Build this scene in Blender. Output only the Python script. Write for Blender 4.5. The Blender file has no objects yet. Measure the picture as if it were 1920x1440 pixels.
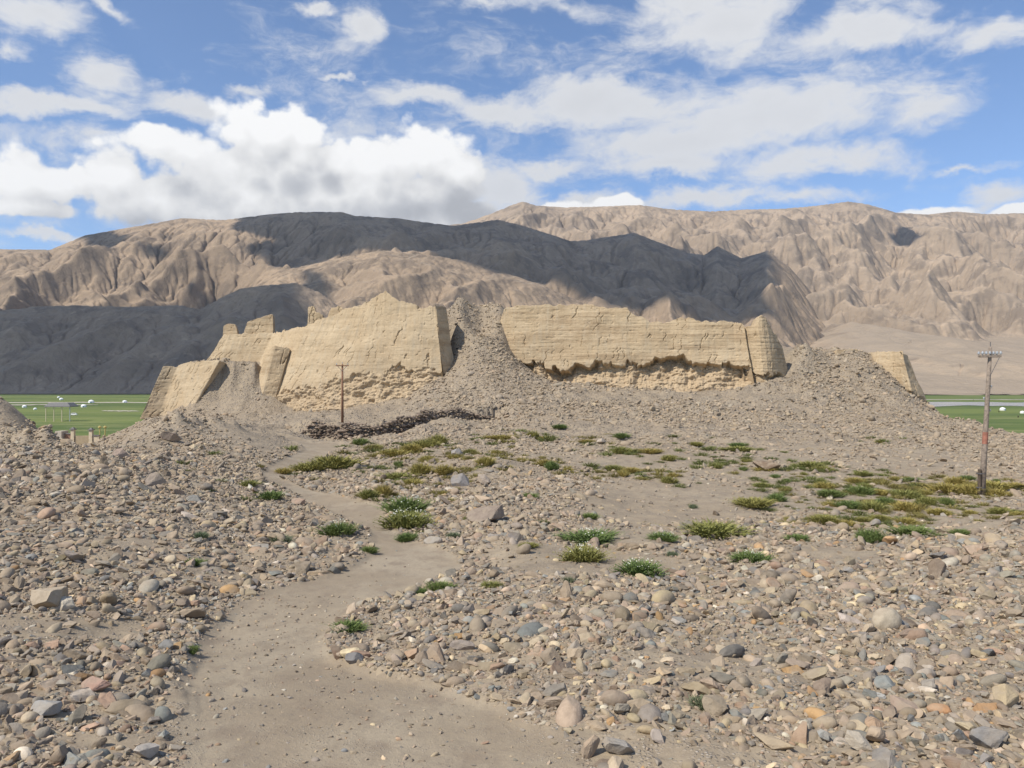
import bpy, math, random
import numpy as np
from mathutils import Vector
random.seed(7); RNG = np.random.default_rng(11)
SC = bpy.context.scene; COL = SC.collection
F = 1500.0          # focal length in pixels of the 1920 px wide photograph
CAMZ = 5.0
# ------------------------------------------------------------------ camera, sky, sun, exposure
cam_d = bpy.data.cameras.new('camera'); cam = bpy.data.objects.new('camera', cam_d); COL.objects.link(cam)
cam.location = (0, 0, CAMZ); cam.rotation_euler = (math.radians(90), 0, 0)
cam_d.sensor_width = 36; cam_d.lens = 36 * F / 1920; cam_d.clip_start = 0.1; cam_d.clip_end = 60000
SC.camera = cam
SUN_EL = math.radians(48); SUN_A = math.radians(36)       # from the left, a little on the camera's side
S = Vector((-math.cos(SUN_EL) * math.cos(SUN_A), -math.cos(SUN_EL) * math.sin(SUN_A), math.sin(SUN_EL)))
sun_d = bpy.data.lights.new('sun', 'SUN'); sun_d.energy = 3.9; sun_d.angle = math.radians(0.9); sun_d.color = (1, .935, .82)
sun = bpy.data.objects.new('sun', sun_d); COL.objects.link(sun)
sun.rotation_euler = S.to_track_quat('Z', 'Y').to_euler()
SC.view_settings.view_transform = 'Standard'; SC.view_settings.look = 'None'
SC.view_settings.exposure = 0.36; SC.view_settings.gamma = 1
SC.cycles.max_bounces = 5; SC.cycles.diffuse_bounces = 3; SC.cycles.volume_bounces = 0
SC.cycles.use_denoising = True

class NT:
    """tiny helper to write node trees"""
    def __init__(s, tree): s.t = tree; s.n = tree.nodes; s.l = tree.links
    def node(s, typ, **kw):
        n = s.n.new(typ)
        for k, v in kw.items(): setattr(n, k, v)
        return n
    def put(s, sock, v):
        if hasattr(v, 'bl_idname') and hasattr(v, 'links'): s.l.new(v, sock)
        else:
            if isinstance(v, (tuple, list)) and sock.type == 'RGBA' and len(v) == 3: v = (*v, 1)
            sock.default_value = v
    def math(s, op, a, b=0.0, c=0.0, clamp=False):
        n = s.node('ShaderNodeMath', operation=op, use_clamp=clamp)
        s.put(n.inputs[0], a); s.put(n.inputs[1], b); s.put(n.inputs[2], c); return n.outputs[0]
    def vmath(s, op, a, b=(0, 0, 0), sc=None):
        n = s.node('ShaderNodeVectorMath', operation=op); s.put(n.inputs[0], a)
        s.put(n.inputs[1], b)
        if sc is not None: s.put(n.inputs['Scale'], sc)
        return n.outputs[0]
    def mix(s, f, a, b, blend='MIX'):
        n = s.node('ShaderNodeMix', data_type='RGBA', blend_type=blend); n.clamp_factor = True
        s.put(n.inputs[0], f); s.put(n.inputs[6], a); s.put(n.inputs[7], b); return n.outputs[2]
    def noise(s, vec, scale, detail=4, rough=.55, out=0, **kw):
        n = s.node('ShaderNodeTexNoise', **kw); s.put(n.inputs['Vector'], vec)
        n.inputs['Scale'].default_value = scale; n.inputs['Detail'].default_value = detail
        n.inputs['Roughness'].default_value = rough; return n.outputs[out]
    def voro(s, vec, scale, out=0, feature='F1'):
        n = s.node('ShaderNodeTexVoronoi', feature=feature); s.put(n.inputs['Vector'], vec)
        n.inputs['Scale'].default_value = scale; return n.outputs[out]
    def ramp(s, f, lo, hi, a=0.0, b=1.0, smooth=True):
        n = s.node('ShaderNodeMapRange', interpolation_type='SMOOTHSTEP' if smooth else 'LINEAR'); n.clamp = True
        s.put(n.inputs[0], f); s.put(n.inputs[1], lo); s.put(n.inputs[2], hi); s.put(n.inputs[3], a); s.put(n.inputs[4], b)
        return n.outputs[0]
    def bump(s, h, strength=.5, dist=.02, nrm=None):
        n = s.node('ShaderNodeBump'); n.inputs['Strength'].default_value = strength
        n.inputs['Distance'].default_value = dist; s.put(n.inputs['Height'], h)
        if nrm is not None: s.l.new(nrm, n.inputs['Normal'])
        return n.outputs[0]

# ---- world: clear sky plus cumulus and thin cloud laid out by direction
world = bpy.data.worlds.new('World'); SC.world = world; world.use_nodes = True
world.node_tree.nodes.clear(); W = NT(world.node_tree)
def azel(px, py):
    return math.atan((px - 960) / F), math.atan((720 - py) / math.hypot(F, px - 960))
def cloud_group(name, blobs, wisp):
    g = bpy.data.node_groups.new(name, 'ShaderNodeTree')
    g.interface.new_socket('Dir', in_out='INPUT', socket_type='NodeSocketVector')
    g.interface.new_socket('Field', in_out='OUTPUT', socket_type='NodeSocketFloat')
    N = NT(g); gi = N.node('NodeGroupInput'); go = N.node('NodeGroupOutput')
    d = gi.outputs[0]
    sep = N.node('ShaderNodeSeparateXYZ'); N.l.new(d, sep.inputs[0]); x, y, z = sep.outputs
    az = N.math('ARCTAN2', x, y); el = N.math('ARCSINE', z)
    if wisp:
        st = N.vmath('MULTIPLY', d, (1, 1, 2.2))
        st = N.vmath('ADD', st, N.vmath('SCALE', N.noise(st, 4.0, 4, .6, 1), sc=.22)); n1 = N.noise(st, 6.0, 10, .64); n2 = N.noise(st, 2.1, 3, .5); n3 = N.noise(st, 24.0, 8, .68)
        nn = N.math('ADD', N.math('MULTIPLY', n1, 1.0), N.math('MULTIPLY', n3, .38)); nn = N.math('ADD', nn, N.math('MULTIPLY', n2, .5))
        nn = N.math('SUBTRACT', nn, .90); amp = 1.6; w = .03
    else:
        n1 = N.noise(N.vmath('MULTIPLY', d, (1, 1, 1.25)), 13.0, 10, .62)
        v1 = N.voro(N.vmath('ADD', N.vmath('MULTIPLY', d, (1, 1, 1.2)), N.vmath('SCALE', N.noise(d, 9, 3, .5, 1), sc=.05)), 26.0)
        v2 = N.voro(N.vmath('ADD', d, N.vmath('SCALE', N.noise(d, 20, 3, .5, 1), sc=.02)), 60.0)
        nn = N.math('SUBTRACT', N.math('MULTIPLY', n1, 1.0), N.math('MULTIPLY', v1, .45))
        nn = N.math('SUBTRACT', nn, N.math('MULTIPLY', v2, .22)); nn = N.math('SUBTRACT', nn, .14); amp = 1.25; w = .012
    f = None
    wv = N.noise(d, 9, 6, .6, 1); ws = N.node('ShaderNodeSeparateXYZ'); N.l.new(wv, ws.inputs[0])
    azw = N.math('ADD', az, N.math('MULTIPLY', N.math('SUBTRACT', ws.outputs[0], .5), w * 3))
    elw = N.math('ADD', el, N.math('MULTIPLY', N.math('SUBTRACT', ws.outputs[1], .5), w * 3))
    for b in blobs:
        px, py, rx, ry = b[:4]; wt = b[4] if len(b) > 4 else 1.0
        a0, e0 = azel(px, py); a1, _ = azel(px + rx, py); a2, _ = azel(px - rx, py); _, e1 = azel(px, py - ry); _, e2 = azel(px, py + ry)
        ra = max(abs(a1 - a2) / 2, .003); re = max(abs(e1 - e2) / 2, .003)
        dx = N.math('MULTIPLY_ADD', azw, 1 / ra, -a0 / ra); dy = N.math('MULTIPLY_ADD', elw, 1 / re, -e0 / re)
        r2 = N.math('MULTIPLY_ADD', dx, dx, N.math('MULTIPLY', dy, dy))
        v = N.math('MULTIPLY_ADD', N.math('SQRT', r2), -wt, wt)
        f = v if f is None else N.math('SMOOTH_MAX', f, v, .25)
    if wisp:   # scattered cloud for the rest of the sky, round the sides and behind
        f = N.math('MAXIMUM', f, N.math('MULTIPLY', N.ramp(N.math('ABSOLUTE', az), .7, 1.1), N.math('SUBTRACT', n2, .35)))
    out = N.math('MULTIPLY_ADD', nn, amp, f)
    N.l.new(out, go.inputs[0]); return g
CUM = [(438, 238, 70, 62), (300, 268, 62, 48), (360, 290, 120, 50), (572, 248, 44, 44), (500, 250, 70, 42), (520, 330, 335, 92),
       (225, 335, 85, 55), (700, 310, 130, 66), (790, 300, 100, 60), (850, 325, 62, 52), (600, 372, 350, 74, 1.3), (340, 375, 200, 60, 1.3), (470, 395, 260, 60, 1.4), (720, 385, 200, 60, 1.3),
       (30, 335, 90, 60), (95, 345, 62, 42), (150, 322, 20, 20), (60, 385, 110, 25), (1745, 398, 90, 18), (1160, 378, 50, 14),
       (1065, 388, 70, 16), (1915, 392, 60, 18)]
WIS = [(40, 40, 190, 62), (190, 15, 90, 30), (10, 95, 60, 25, .7), (180, 150, 115, 62), (110, 192, 200, 28), (340, 190, 110, 38, .9), (455, 172, 70, 22, .7),
       (180, 260, 170, 42, .7), (690, 35, 46, 60), (590, 8, 60, 20, .8), (640, 155, 50, 8, .7), (800, 182, 120, 34), (930, 200, 140, 40), (1120, 195, 180, 55),
       (1450, 205, 400, 96), (1290, 262, 220, 60), (1260, 306, 170, 36), (1560, 300, 270, 40, .8), (1740, 190, 150, 80, .9), (1350, 40, 190, 95),
       (1620, 72, 300, 58), (1860, 62, 170, 50), (1290, 10, 130, 60), (1330, 366, 210, 28, .9), (1020, 305, 90, 22, .7), (945, 365, 120, 66),
       (1090, 385, 180, 34), (1500, 368, 170, 20, .7), (1890, 355, 120, 44), (1800, 298, 130, 12, .6), (100, 430, 160, 14, .8), (1910, 395, 120, 25),
       (900, 8, 120, 24, .6), (1050, 10, 180, 30, .6), (1700, 12, 150, 30, .6)]
gc = cloud_group('cumulus_field', CUM, False); gw = cloud_group('thin_cloud_field', WIS, True)
tc = W.node('ShaderNodeTexCoord'); D = W.vmath('NORMALIZE', tc.outputs['Generated'])
def fld(g, vec):
    n = W.node('ShaderNodeGroup'); n.node_tree = g; W.l.new(vec, n.inputs[0]); return n.outputs[0]
c0 = fld(gc, D); c1 = fld(gc, W.vmath('NORMALIZE', W.vmath('ADD', D, (-.012, 0, .022))))
w0 = fld(gw, D)
c2 = fld(gc, W.vmath('NORMALIZE', W.vmath('ADD', D, (-.03, 0, .06))))
mc = W.ramp(c0, .0, .30); mw = W.ramp(w0, .02, .80)
sky = W.node('ShaderNodeTexSky', sky_type='NISHITA'); sky.sun_disc = False
sky.sun_elevation = SUN_EL; sky.sun_rotation = math.atan2(S.x, S.y); sky.altitude = 3100; sky.air_density = 1.0; sky.dust_density = .6; sky.ozone_density = 1.6
skyc = W.mix(1.0, sky.outputs[0], (.128, .140, .150), 'MULTIPLY')
lit = W.math('SUBTRACT', c0, c1); lit2 = W.math('SUBTRACT', c0, c2)
sh = W.math('ADD', W.math('MULTIPLY', lit, .36), W.math('MULTIPLY', lit2, .60))
thick = W.ramp(c2, -.1, 1.0)
bright = W.ramp(sh, -.35, .75, .55, .80, smooth=False)
bright = W.math('MULTIPLY', bright, W.math('SUBTRACT', 1.06, W.math('MULTIPLY', thick, .30)))
ccol = W.mix(W.ramp(bright, .4, .75), (.93, .95, 1.0), (1, .995, .985)); ccol = W.vmath('SCALE', ccol, sc=W.math('MINIMUM', bright, 1.0))
wb = W.ramp(w0, .2, 1.5, .68, .62); wcol = W.vmath('SCALE', (.985, .99, 1.0), sc=wb)
c = W.mix(W.math('MULTIPLY', mw, .93), skyc, wcol); c = W.mix(mc, c, ccol)
bg = W.node('ShaderNodeBackground'); W.l.new(c, bg.inputs[0]); bg.inputs[1].default_value = 1.0
wo = W.node('ShaderNodeOutputWorld'); W.l.new(bg.outputs[0], wo.inputs[0])
world.cycles.sampling_method = 'MANUAL'; world.cycles.sample_map_resolution = 512

# ------------------------------------------------------------------ noise in numpy
_perm = np.random.default_rng(3).permutation(4096)
_ga = np.random.default_rng(4).uniform(0, 2 * np.pi, 4096); _gx = np.cos(_ga); _gy = np.sin(_ga)
def perlin(x, y, seed=0):
    x = np.asarray(x, float) + seed * 17.31; y = np.asarray(y, float) - seed * 9.77
    xi = np.floor(x).astype(np.int64); yi = np.floor(y).astype(np.int64); xf = x - xi; yf = y - yi
    u = xf * xf * xf * (xf * (xf * 6 - 15) + 10); v = yf * yf * yf * (yf * (yf * 6 - 15) + 10)
    def g(ix, iy, dx, dy):
        h = _perm[(_perm[ix & 4095] + iy) & 4095]; return _gx[h] * dx + _gy[h] * dy
    a = g(xi, yi, xf, yf); b = g(xi + 1, yi, xf - 1, yf); c_ = g(xi, yi + 1, xf, yf - 1); d = g(xi + 1, yi + 1, xf - 1, yf - 1)
    return (a + u * (b - a) + v * ((c_ + u * (d - c_)) - (a + u * (b - a)))) * 1.5
def fbm(x, y, o=4, seed=0, gain=.5):
    s = 0; a = 1
    for i in range(o): s = s + a * perlin(x, y, seed + i * 3); x = x * 2.03; y = y * 2.03; a *= gain
    return s
def ridged(x, y, o=5, seed=0, gain=.5):
    s = 0; a = 1; w = 1
    for i in range(o):
        n = 1 - np.abs(perlin(x, y, seed + i * 5)); n = n * n * w; s = s + a * n; w = np.clip(n * 1.6, 0, 1)
        x = x * 2.07; y = y * 2.07; a *= gain
    return s
def sstep(a, b, x): t = np.clip((x - a) / (b - a), 0, 1); return t * t * (3 - 2 * t)
def interp(tbl, x): t = np.array(tbl, float); return np.interp(x, t[:, 0], t[:, 1])
def W3(px, py, d): return ((px - 960) / F * d, d, CAMZ + (720 - py) / F * d)

# ------------------------------------------------------------------ scene bookkeeping
def tag(o, label=None, cat=None, group=None, kind=None):
    if label: o['label'] = label
    if cat: o['category'] = cat
    if group: o['group'] = group
    if kind: o['kind'] = kind
    return o
def empty(name, loc, rz=0.0):
    o = bpy.data.objects.new(name, None); COL.objects.link(o); o.location = loc; o.rotation_euler = (0, 0, rz)
    o.empty_display_size = .2; return o
def mesh_np(name, v, f, mat, parent=None, smooth=True, attrs=None, link=True):
    """v (n,3); f (m,k) array, or list of arrays"""
    me = bpy.data.meshes.new(name); v = np.asarray(v, np.float32)
    fs = f if isinstance(f, list) else [f]; fs = [np.asarray(a, np.int32) for a in fs if len(a)]
    me.vertices.add(len(v)); me.vertices.foreach_set('co', v.ravel())
    nl = sum(a.size for a in fs); nf = sum(len(a) for a in fs)
    me.loops.add(nl); me.polygons.add(nf)
    me.loops.foreach_set('vertex_index', np.concatenate([a.ravel() for a in fs]))
    tot = np.concatenate([np.full(len(a), a.shape[1], np.int32) for a in fs])
    st = np.concatenate([[0], np.cumsum(tot)[:-1]]).astype(np.int32)
    me.polygons.foreach_set('loop_start', st)
    me.polygons.foreach_set('use_smooth', np.full(nf, smooth))
    if attrs:
        for k, a in attrs.items():
            at = me.attributes.new(k, 'FLOAT', 'POINT'); at.data.foreach_set('value', np.asarray(a, np.float32).ravel())
    me.update(calc_edges=True)
    if mat: me.materials.append(mat)
    o = bpy.data.objects.new(name, me)
    if link: COL.objects.link(o)
    if parent: o.parent = parent
    return o
def grid_faces(r, c):
    i = np.arange(r * c).reshape(r, c)
    return np.stack([i[:-1, :-1], i[:-1, 1:], i[1:, 1:], i[1:, :-1]], -1).reshape(-1, 4)
class MB:
    """collects boxes, tubes, cones as one mesh"""
    def __init__(s): s.v = []; s.f = []
    def add(s, v, f):
        o = len(s.v); s.v += [tuple(p) for p in v]; s.f += [tuple(i + o for i in q) for q in f]
    def box(s, c, sz, rz=0.0, taper=1.0, jit=0.0):
        ca, sa = math.cos(rz), math.sin(rz); P = []
        for dz in (-.5, .5):
            t = taper if dz > 0 else 1
            for dx, dy in ((-.5, -.5), (.5, -.5), (.5, .5), (-.5, .5)):
                x = dx * sz[0] * t + random.uniform(-jit, jit); y = dy * sz[1] * t + random.uniform(-jit, jit)
                P.append((c[0] + x * ca - y * sa, c[1] + x * sa + y * ca, c[2] + dz * sz[2]))
        s.add(P, [(3, 2, 1, 0), (4, 5, 6, 7), (0, 1, 5, 4), (1, 2, 6, 5), (2, 3, 7, 6), (3, 0, 4, 7)])
    def tube(s, pts, rad, n=10, cap=True):
        pts = [Vector(p) for p in pts]; rings = []
        for i, p in enumerate(pts):
            t = (pts[min(i + 1, len(pts) - 1)] - pts[max(i - 1, 0)]).normalized()
            a = t.orthogonal().normalized(); b = t.cross(a); r = rad[i] if isinstance(rad, (list, tuple)) else rad
            if i and rings:
                a = (last - t * last.dot(t)).normalized(); b = t.cross(a)
            last = a
            rings.append([p + (a * math.cos(k * 2 * math.pi / n) + b * math.sin(k * 2 * math.pi / n)) * r for k in range(n)])
        v = [q for r_ in rings for q in r_]; f = []
        for i in range(len(pts) - 1):
            for k in range(n):
                k2 = (k + 1) % n; f.append((i * n + k, i * n + k2, (i + 1) * n + k2, (i + 1) * n + k))
        if cap: f.append(tuple(range(n - 1, -1, -1))); f.append(tuple((len(pts) - 1) * n + k for k in range(n)))
        s.add(v, f)
    def lathe(s, c, prof, n=20):
        v = []; f = []
        for r, z in prof:
            for k in range(n): v.append((c[0] + r * math.cos(k * 2 * math.pi / n), c[1] + r * math.sin(k * 2 * math.pi / n), c[2] + z))
        for i in range(len(prof) - 1):
            for k in range(n):
                k2 = (k + 1) % n; f.append((i * n + k, i * n + k2, (i + 1) * n + k2, (i + 1) * n + k))
        s.add(v, f)
    def build(s, name, mat, parent=None, smooth=False):
        me = bpy.data.meshes.new(name); me.from_pydata(s.v, [], s.f); me.validate(); me.update()
        if smooth: me.polygons.foreach_set('use_smooth', [True] * len(me.polygons))
        me.materials.append(mat); o = bpy.data.objects.new(name, me); COL.objects.link(o)
        if parent: o.parent = parent
        return o

# ------------------------------------------------------------------ materials
def new_mat(name, rough=.92):
    m = bpy.data.materials.new(name); m.use_nodes = True; m.node_tree.nodes.clear(); N = NT(m.node_tree)
    b = N.node('ShaderNodeBsdfPrincipled'); b.inputs['Roughness'].default_value = rough
    b.inputs['Specular IOR Level'].default_value = .25
    o = N.node('ShaderNodeOutputMaterial'); N.l.new(b.outputs[0], o.inputs[0])
    g = N.node('ShaderNodeNewGeometry'); return m, N, b, g.outputs['Position']
def plain(name, col, rough=.8, var=.15, sc=6, metal=0):
    m, N, b, P = new_mat(name, rough)
    n = N.noise(P, sc, 5, .6); c = N.mix(N.ramp(n, .3, .7), tuple(x * (1 - var) for x in col), tuple(min(1, x * (1 + var)) for x in col))
    N.l.new(c, b.inputs[0]); b.inputs['Metallic'].default_value = metal
    N.l.new(N.bump(n, .3, .01), b.inputs['Normal']); return m
DIRT = (.335, .268, .203)
def grey_of(N, c):
    q = N.node('ShaderNodeSeparateColor'); N.l.new(c, q.inputs[0]); k = N.node('ShaderNodeCombineColor')
    for i in range(3): N.l.new(q.outputs[0], k.inputs[i])
    return k.outputs[0]
def ground_mat():
    m, N, b, P = new_mat('dry_stony_dirt', .95)
    n0 = N.noise(P, .12, 4, .55); n1 = N.noise(P, 1.3, 6, .62); n2 = N.noise(P, 9, 6, .7); n3 = N.noise(P, 70, 3, .7)
    c = N.mix(N.ramp(n0, .35, .65), (.325, .255, .172), (.355, .288, .203))
    c = N.mix(N.ramp(n1, .35, .7), c, (.25, .20, .145))
    c = N.mix(N.math('MULTIPLY', N.ramp(n2, .45, .68), .45), c, (.20, .16, .12))
    c = N.mix(N.math('MULTIPLY', N.ramp(n3, .52, .75), .5), c, (.45, .39, .32))
    # fine gravel, grains of their own colour
    gv = N.node('ShaderNodeTexVoronoi'); N.l.new(P, gv.inputs[0]); gv.inputs['Scale'].default_value = 24
    gsel = N.ramp(N.noise(P, 3.1, 4, .6), .42, .6)
    near = N.ramp(gv.outputs[0], .28, .5, 1, 0)
    gcol = N.mix(.75, (.33, .28, .225), grey_of(N, gv.outputs['Color']), 'SOFT_LIGHT')
    c = N.mix(N.math('MULTIPLY', N.math('MULTIPLY', gsel, near), .8), c, gcol)
    # coarser scree seen from far
    sv = N.node('ShaderNodeTexVoronoi'); N.l.new(P, sv.inputs[0]); sv.inputs['Scale'].default_value = 3.4
    sc_ = N.mix(.5, (.33, .275, .225), grey_of(N, sv.outputs['Color']), 'SOFT_LIGHT')
    sep = N.node('ShaderNodeSeparateXYZ'); N.l.new(P, sep.inputs[0])
    far = N.ramp(sep.outputs[1], 45, 80)
    c = N.mix(N.math('MULTIPLY', N.math('MULTIPLY', far, N.ramp(sv.outputs[0], .25, .5, 1, 0)), .6), c, sc_)
    N.l.new(c, b.inputs[0])
    h = N.math('ADD', N.math('MULTIPLY', n2, .5), N.math('MULTIPLY', N.math('MULTIPLY', near, gsel), .35)); h = N.math('ADD', h, N.math('MULTIPLY', n3, .12))
    b1 = N.bump(h, .9, .035)
    h2 = N.math('MULTIPLY', N.ramp(sv.outputs[0], .1, .5, 1, 0), far)
    N.l.new(N.bump(h2, .8, .16, b1), b.inputs['Normal']); return m
def path_mat():
    m, N, b, P = new_mat('trodden_dust', .95)
    st = N.vmath('MULTIPLY', P, (1, .6, 1))
    n0 = N.noise(P, .5, 4, .5); n1 = N.noise(st, 2.4, 6, .6); n2 = N.noise(P, 14, 6, .7); n3 = N.noise(P, 85, 3, .7)
    c = N.mix(N.ramp(n0, .38, .62), (.295, .235, .165), (.355, .292, .21))
    c = N.mix(N.math('MULTIPLY', N.ramp(n1, .45, .7), .75), c, (.245, .192, .138))
    c = N.mix(N.math('MULTIPLY', N.ramp(n2, .47, .7), .5), c, (.235, .19, .15))
    gv = N.node('ShaderNodeTexVoronoi'); N.l.new(P, gv.inputs[0]); gv.inputs['Scale'].default_value = 32
    gsel = N.math('MULTIPLY', N.ramp(N.noise(P, 1.7, 4, .65), .47, .62), N.ramp(gv.outputs[0], .16, .34, 1, 0))
    c = N.mix(N.math('MULTIPLY', gsel, .75), c, N.mix(.7, (.34, .3, .25), grey_of(N, gv.outputs['Color']), 'SOFT_LIGHT'))
    c = N.mix(N.math('MULTIPLY', N.ramp(n3, .55, .75), .4), c, (.46, .40, .33))
    N.l.new(c, b.inputs[0]); h = N.math('ADD', n2, N.math('ADD', N.math('MULTIPLY', n3, .25), N.math('MULTIPLY', gsel, .6)))
    fp = N.voro(N.vmath('ADD', P, N.vmath('SCALE', N.noise(P, 2.2, 3, .5, 1), sc=.35)), 2.3, 0, 'SMOOTH_F1'); fb = N.bump(fp, .5, .05)
    N.l.new(N.bump(h, .7, .025, fb), b.inputs['Normal']); return m
def earth_mat(name, c0_, c1_, c2_, ls=.7):
    """rammed earth: thin level courses, stains and worn patches"""
    m, N, b, P = new_mat(name, .95)
    lay = N.noise(N.vmath('ADD', N.vmath('MULTIPLY', P, (.09, .09, 1.35)), N.vmath('SCALE', N.noise(P, .5, 3, .5, 1), sc=.35)), 1.0, 5, .66); n1 = N.noise(P, .35, 5, .55); n2 = N.noise(P, 3.5, 6, .68); n3 = N.noise(P, 16, 4, .7)
    streak = N.noise(N.vmath('MULTIPLY', P, (1.3, 1.3, .12)), 1.0, 5, .6)
    c = N.mix(N.ramp(n1, .35, .65), c0_, c1_)
    c = N.mix(N.math('MULTIPLY', N.math('MULTIPLY', N.ramp(lay, .44, .64), ls), N.ramp(N.noise(P, .22, 3, .6), .3, .6, .35, 1)), c, c2_)
    c = N.mix(N.math('MULTIPLY', N.ramp(streak, .5, .72), .5), c, (.42, .355, .26))
    c = N.mix(N.math('MULTIPLY', N.ramp(n2, .5, .72), .5), c, tuple(x * .72 for x in c2_))
    c = N.mix(N.math('MULTIPLY', N.ramp(n3, .55, .75), .45), c, tuple(x * 1.15 for x in c1_))
    at = N.node('ShaderNodeAttribute', attribute_name='rough_zone')
    rc = N.mix(N.ramp(n2, .4, .65), (.43, .325, .21), (.33, .245, .16))
    c = N.mix(N.math('MULTIPLY', at.outputs['Fac'], .42), c, rc)
    N.l.new(c, b.inputs[0])
    h = N.math('ADD', N.math('MULTIPLY', lay, ls), N.math('ADD', N.math('MULTIPLY', n2, .3), N.math('MULTIPLY', n3, .12)))
    N.l.new(N.bump(h, .85, .14), b.inputs['Normal']); return m
def mountain_mat(name, a, b_, dark):
    m, N, b, P = new_mat(name, .97)
    P = N.vmath('ADD', P, N.vmath('SCALE', N.noise(P, .002, 4, .6, 1), sc=260.0))
    n0 = N.noise(P, .0011, 5, .55); n1 = N.noise(P, .006, 8, .62); n2 = N.noise(P, .035, 6, .7)
    c = N.mix(N.ramp(n0, .38, .62), a, b_)
    c = N.mix(N.math('MULTIPLY', N.ramp(n1, .47, .62), .8), c, dark)
    c = N.mix(N.math('MULTIPLY', N.ramp(n2, .5, .7), .5), c, tuple(x * .7 for x in dark))
    c = N.mix(N.math('MULTIPLY', N.ramp(N.noise(P, .018, 6, .7), .57, .68), .5), c, tuple(min(1, x * 1.35) for x in a))
    gg = N.node('ShaderNodeNewGeometry'); s2 = N.node('ShaderNodeSeparateXYZ'); N.l.new(gg.outputs['Normal'], s2.inputs[0])
    c = N.mix(N.math('MULTIPLY', N.ramp(N.math('ADD', s2.outputs[2], N.math('MULTIPLY', n2, .25)), .98, .72), .35), c, tuple(x * .9 for x in dark))
    # scree lies on the gentle ground
    g = N.node('ShaderNodeNewGeometry'); s = N.node('ShaderNodeSeparateXYZ'); N.l.new(g.outputs['Normal'], s.inputs[0])
    c = N.mix(N.math('MULTIPLY', N.ramp(s.outputs[2], .90, .985), .8), c, (.37, .295, .215))
    N.l.new(c, b.inputs[0])
    h = N.math('ADD', n1, N.math('MULTIPLY', n2, .45)); N.l.new(N.bump(h, 1.0, 16), b.inputs['Normal']); return m
def grassland_mat():
    m, N, b, P = new_mat('valley_grass', .9)
    st = N.vmath('MULTIPLY', P, (.35, 1, 1))
    n0 = N.noise(st, .006, 6, .7); n1 = N.noise(st, .03, 6, .7); n2 = N.noise(P, .2, 4, .7)
    c = N.mix(N.ramp(n0, .38, .62), (.085, .125, .03), (.16, .195, .05))
    c = N.mix(N.math('MULTIPLY', N.ramp(n1, .5, .68), .7), c, (.25, .25, .10))
    c = N.mix(N.math('MULTIPLY', N.ramp(n2, .5, .7), .4), c, (.07, .11, .028))
    N.l.new(c, b.inputs[0]); return m
def stone_mat(inst):
    m, N, b, P = new_mat('weathered_stone' if inst else 'weathered_cobble', .88)
    if inst: at = N.node('ShaderNodeAttribute', attribute_type='INSTANCER', attribute_name='tint'); tint = at.outputs['Color']
    else: tint = N.node('ShaderNodeObjectInfo').outputs['Color']
    n1 = N.noise(P, 11, 5, .6); n2 = N.noise(P, 60, 4, .7); n3 = N.noise(P, 4, 3, .5)
    c = N.mix(N.math('MULTIPLY', N.ramp(n1, .4, .65), .42), tint, N.vmath('MULTIPLY', tint, (.62, .6, .58)))
    c = N.mix(N.math('MULTIPLY', N.ramp(n3, .46, .64), .55), c, (.315, .255, .19))      # dust film
    c = N.mix(N.math('MULTIPLY', N.ramp(n2, .56, .72), .45), c, N.vmath('MULTIPLY', tint, (1.35, 1.32, 1.28)))
    N.l.new(c, b.inputs[0]); h = N.math('ADD', n1, N.math('MULTIPLY', n2, .3)); N.l.new(N.bump(h, .7, .02), b.inputs['Normal']); return m
def leaf_mat(name, cols):
    m, N, b, P = new_mat(name, .7)
    at = N.node('ShaderNodeAttribute', attribute_name='leaf_tone'); oi = N.node('ShaderNodeObjectInfo')
    c = N.mix(at.outputs['Fac'], cols[0], cols[1]); c = N.mix(N.math('MULTIPLY', N.ramp(oi.outputs['Random'], 0, 1), .45), c, cols[2])
    N.l.new(c, b.inputs[0])
    return m
M_GROUND = ground_mat(); M_PATH = path_mat(); M_GRASSLAND = grassland_mat()
M_EARTH = earth_mat('rammed_earth', (.435, .33, .208), (.48, .375, .245), (.32, .23, .14), .9); M_EARTH_S = earth_mat('washed_rammed_earth', (.44, .335, .213), (.48, .378, .25), (.335, .25, .155), .6)
M_STONE_I = stone_mat(True); M_STONE = stone_mat(False)
M_MTN_NEAR = mountain_mat('bare_foothill_rock', (.40, .30, .21), (.33, .25, .18), (.22, .17, .13))
M_MTN_MID = mountain_mat('bare_brown_rock', (.40, .295, .20), (.33, .245, .17), (.175, .135, .10))
M_MTN_FAR = mountain_mat('bare_pale_rock', (.44, .335, .235), (.37, .285, .205), (.21, .165, .125))

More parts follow.
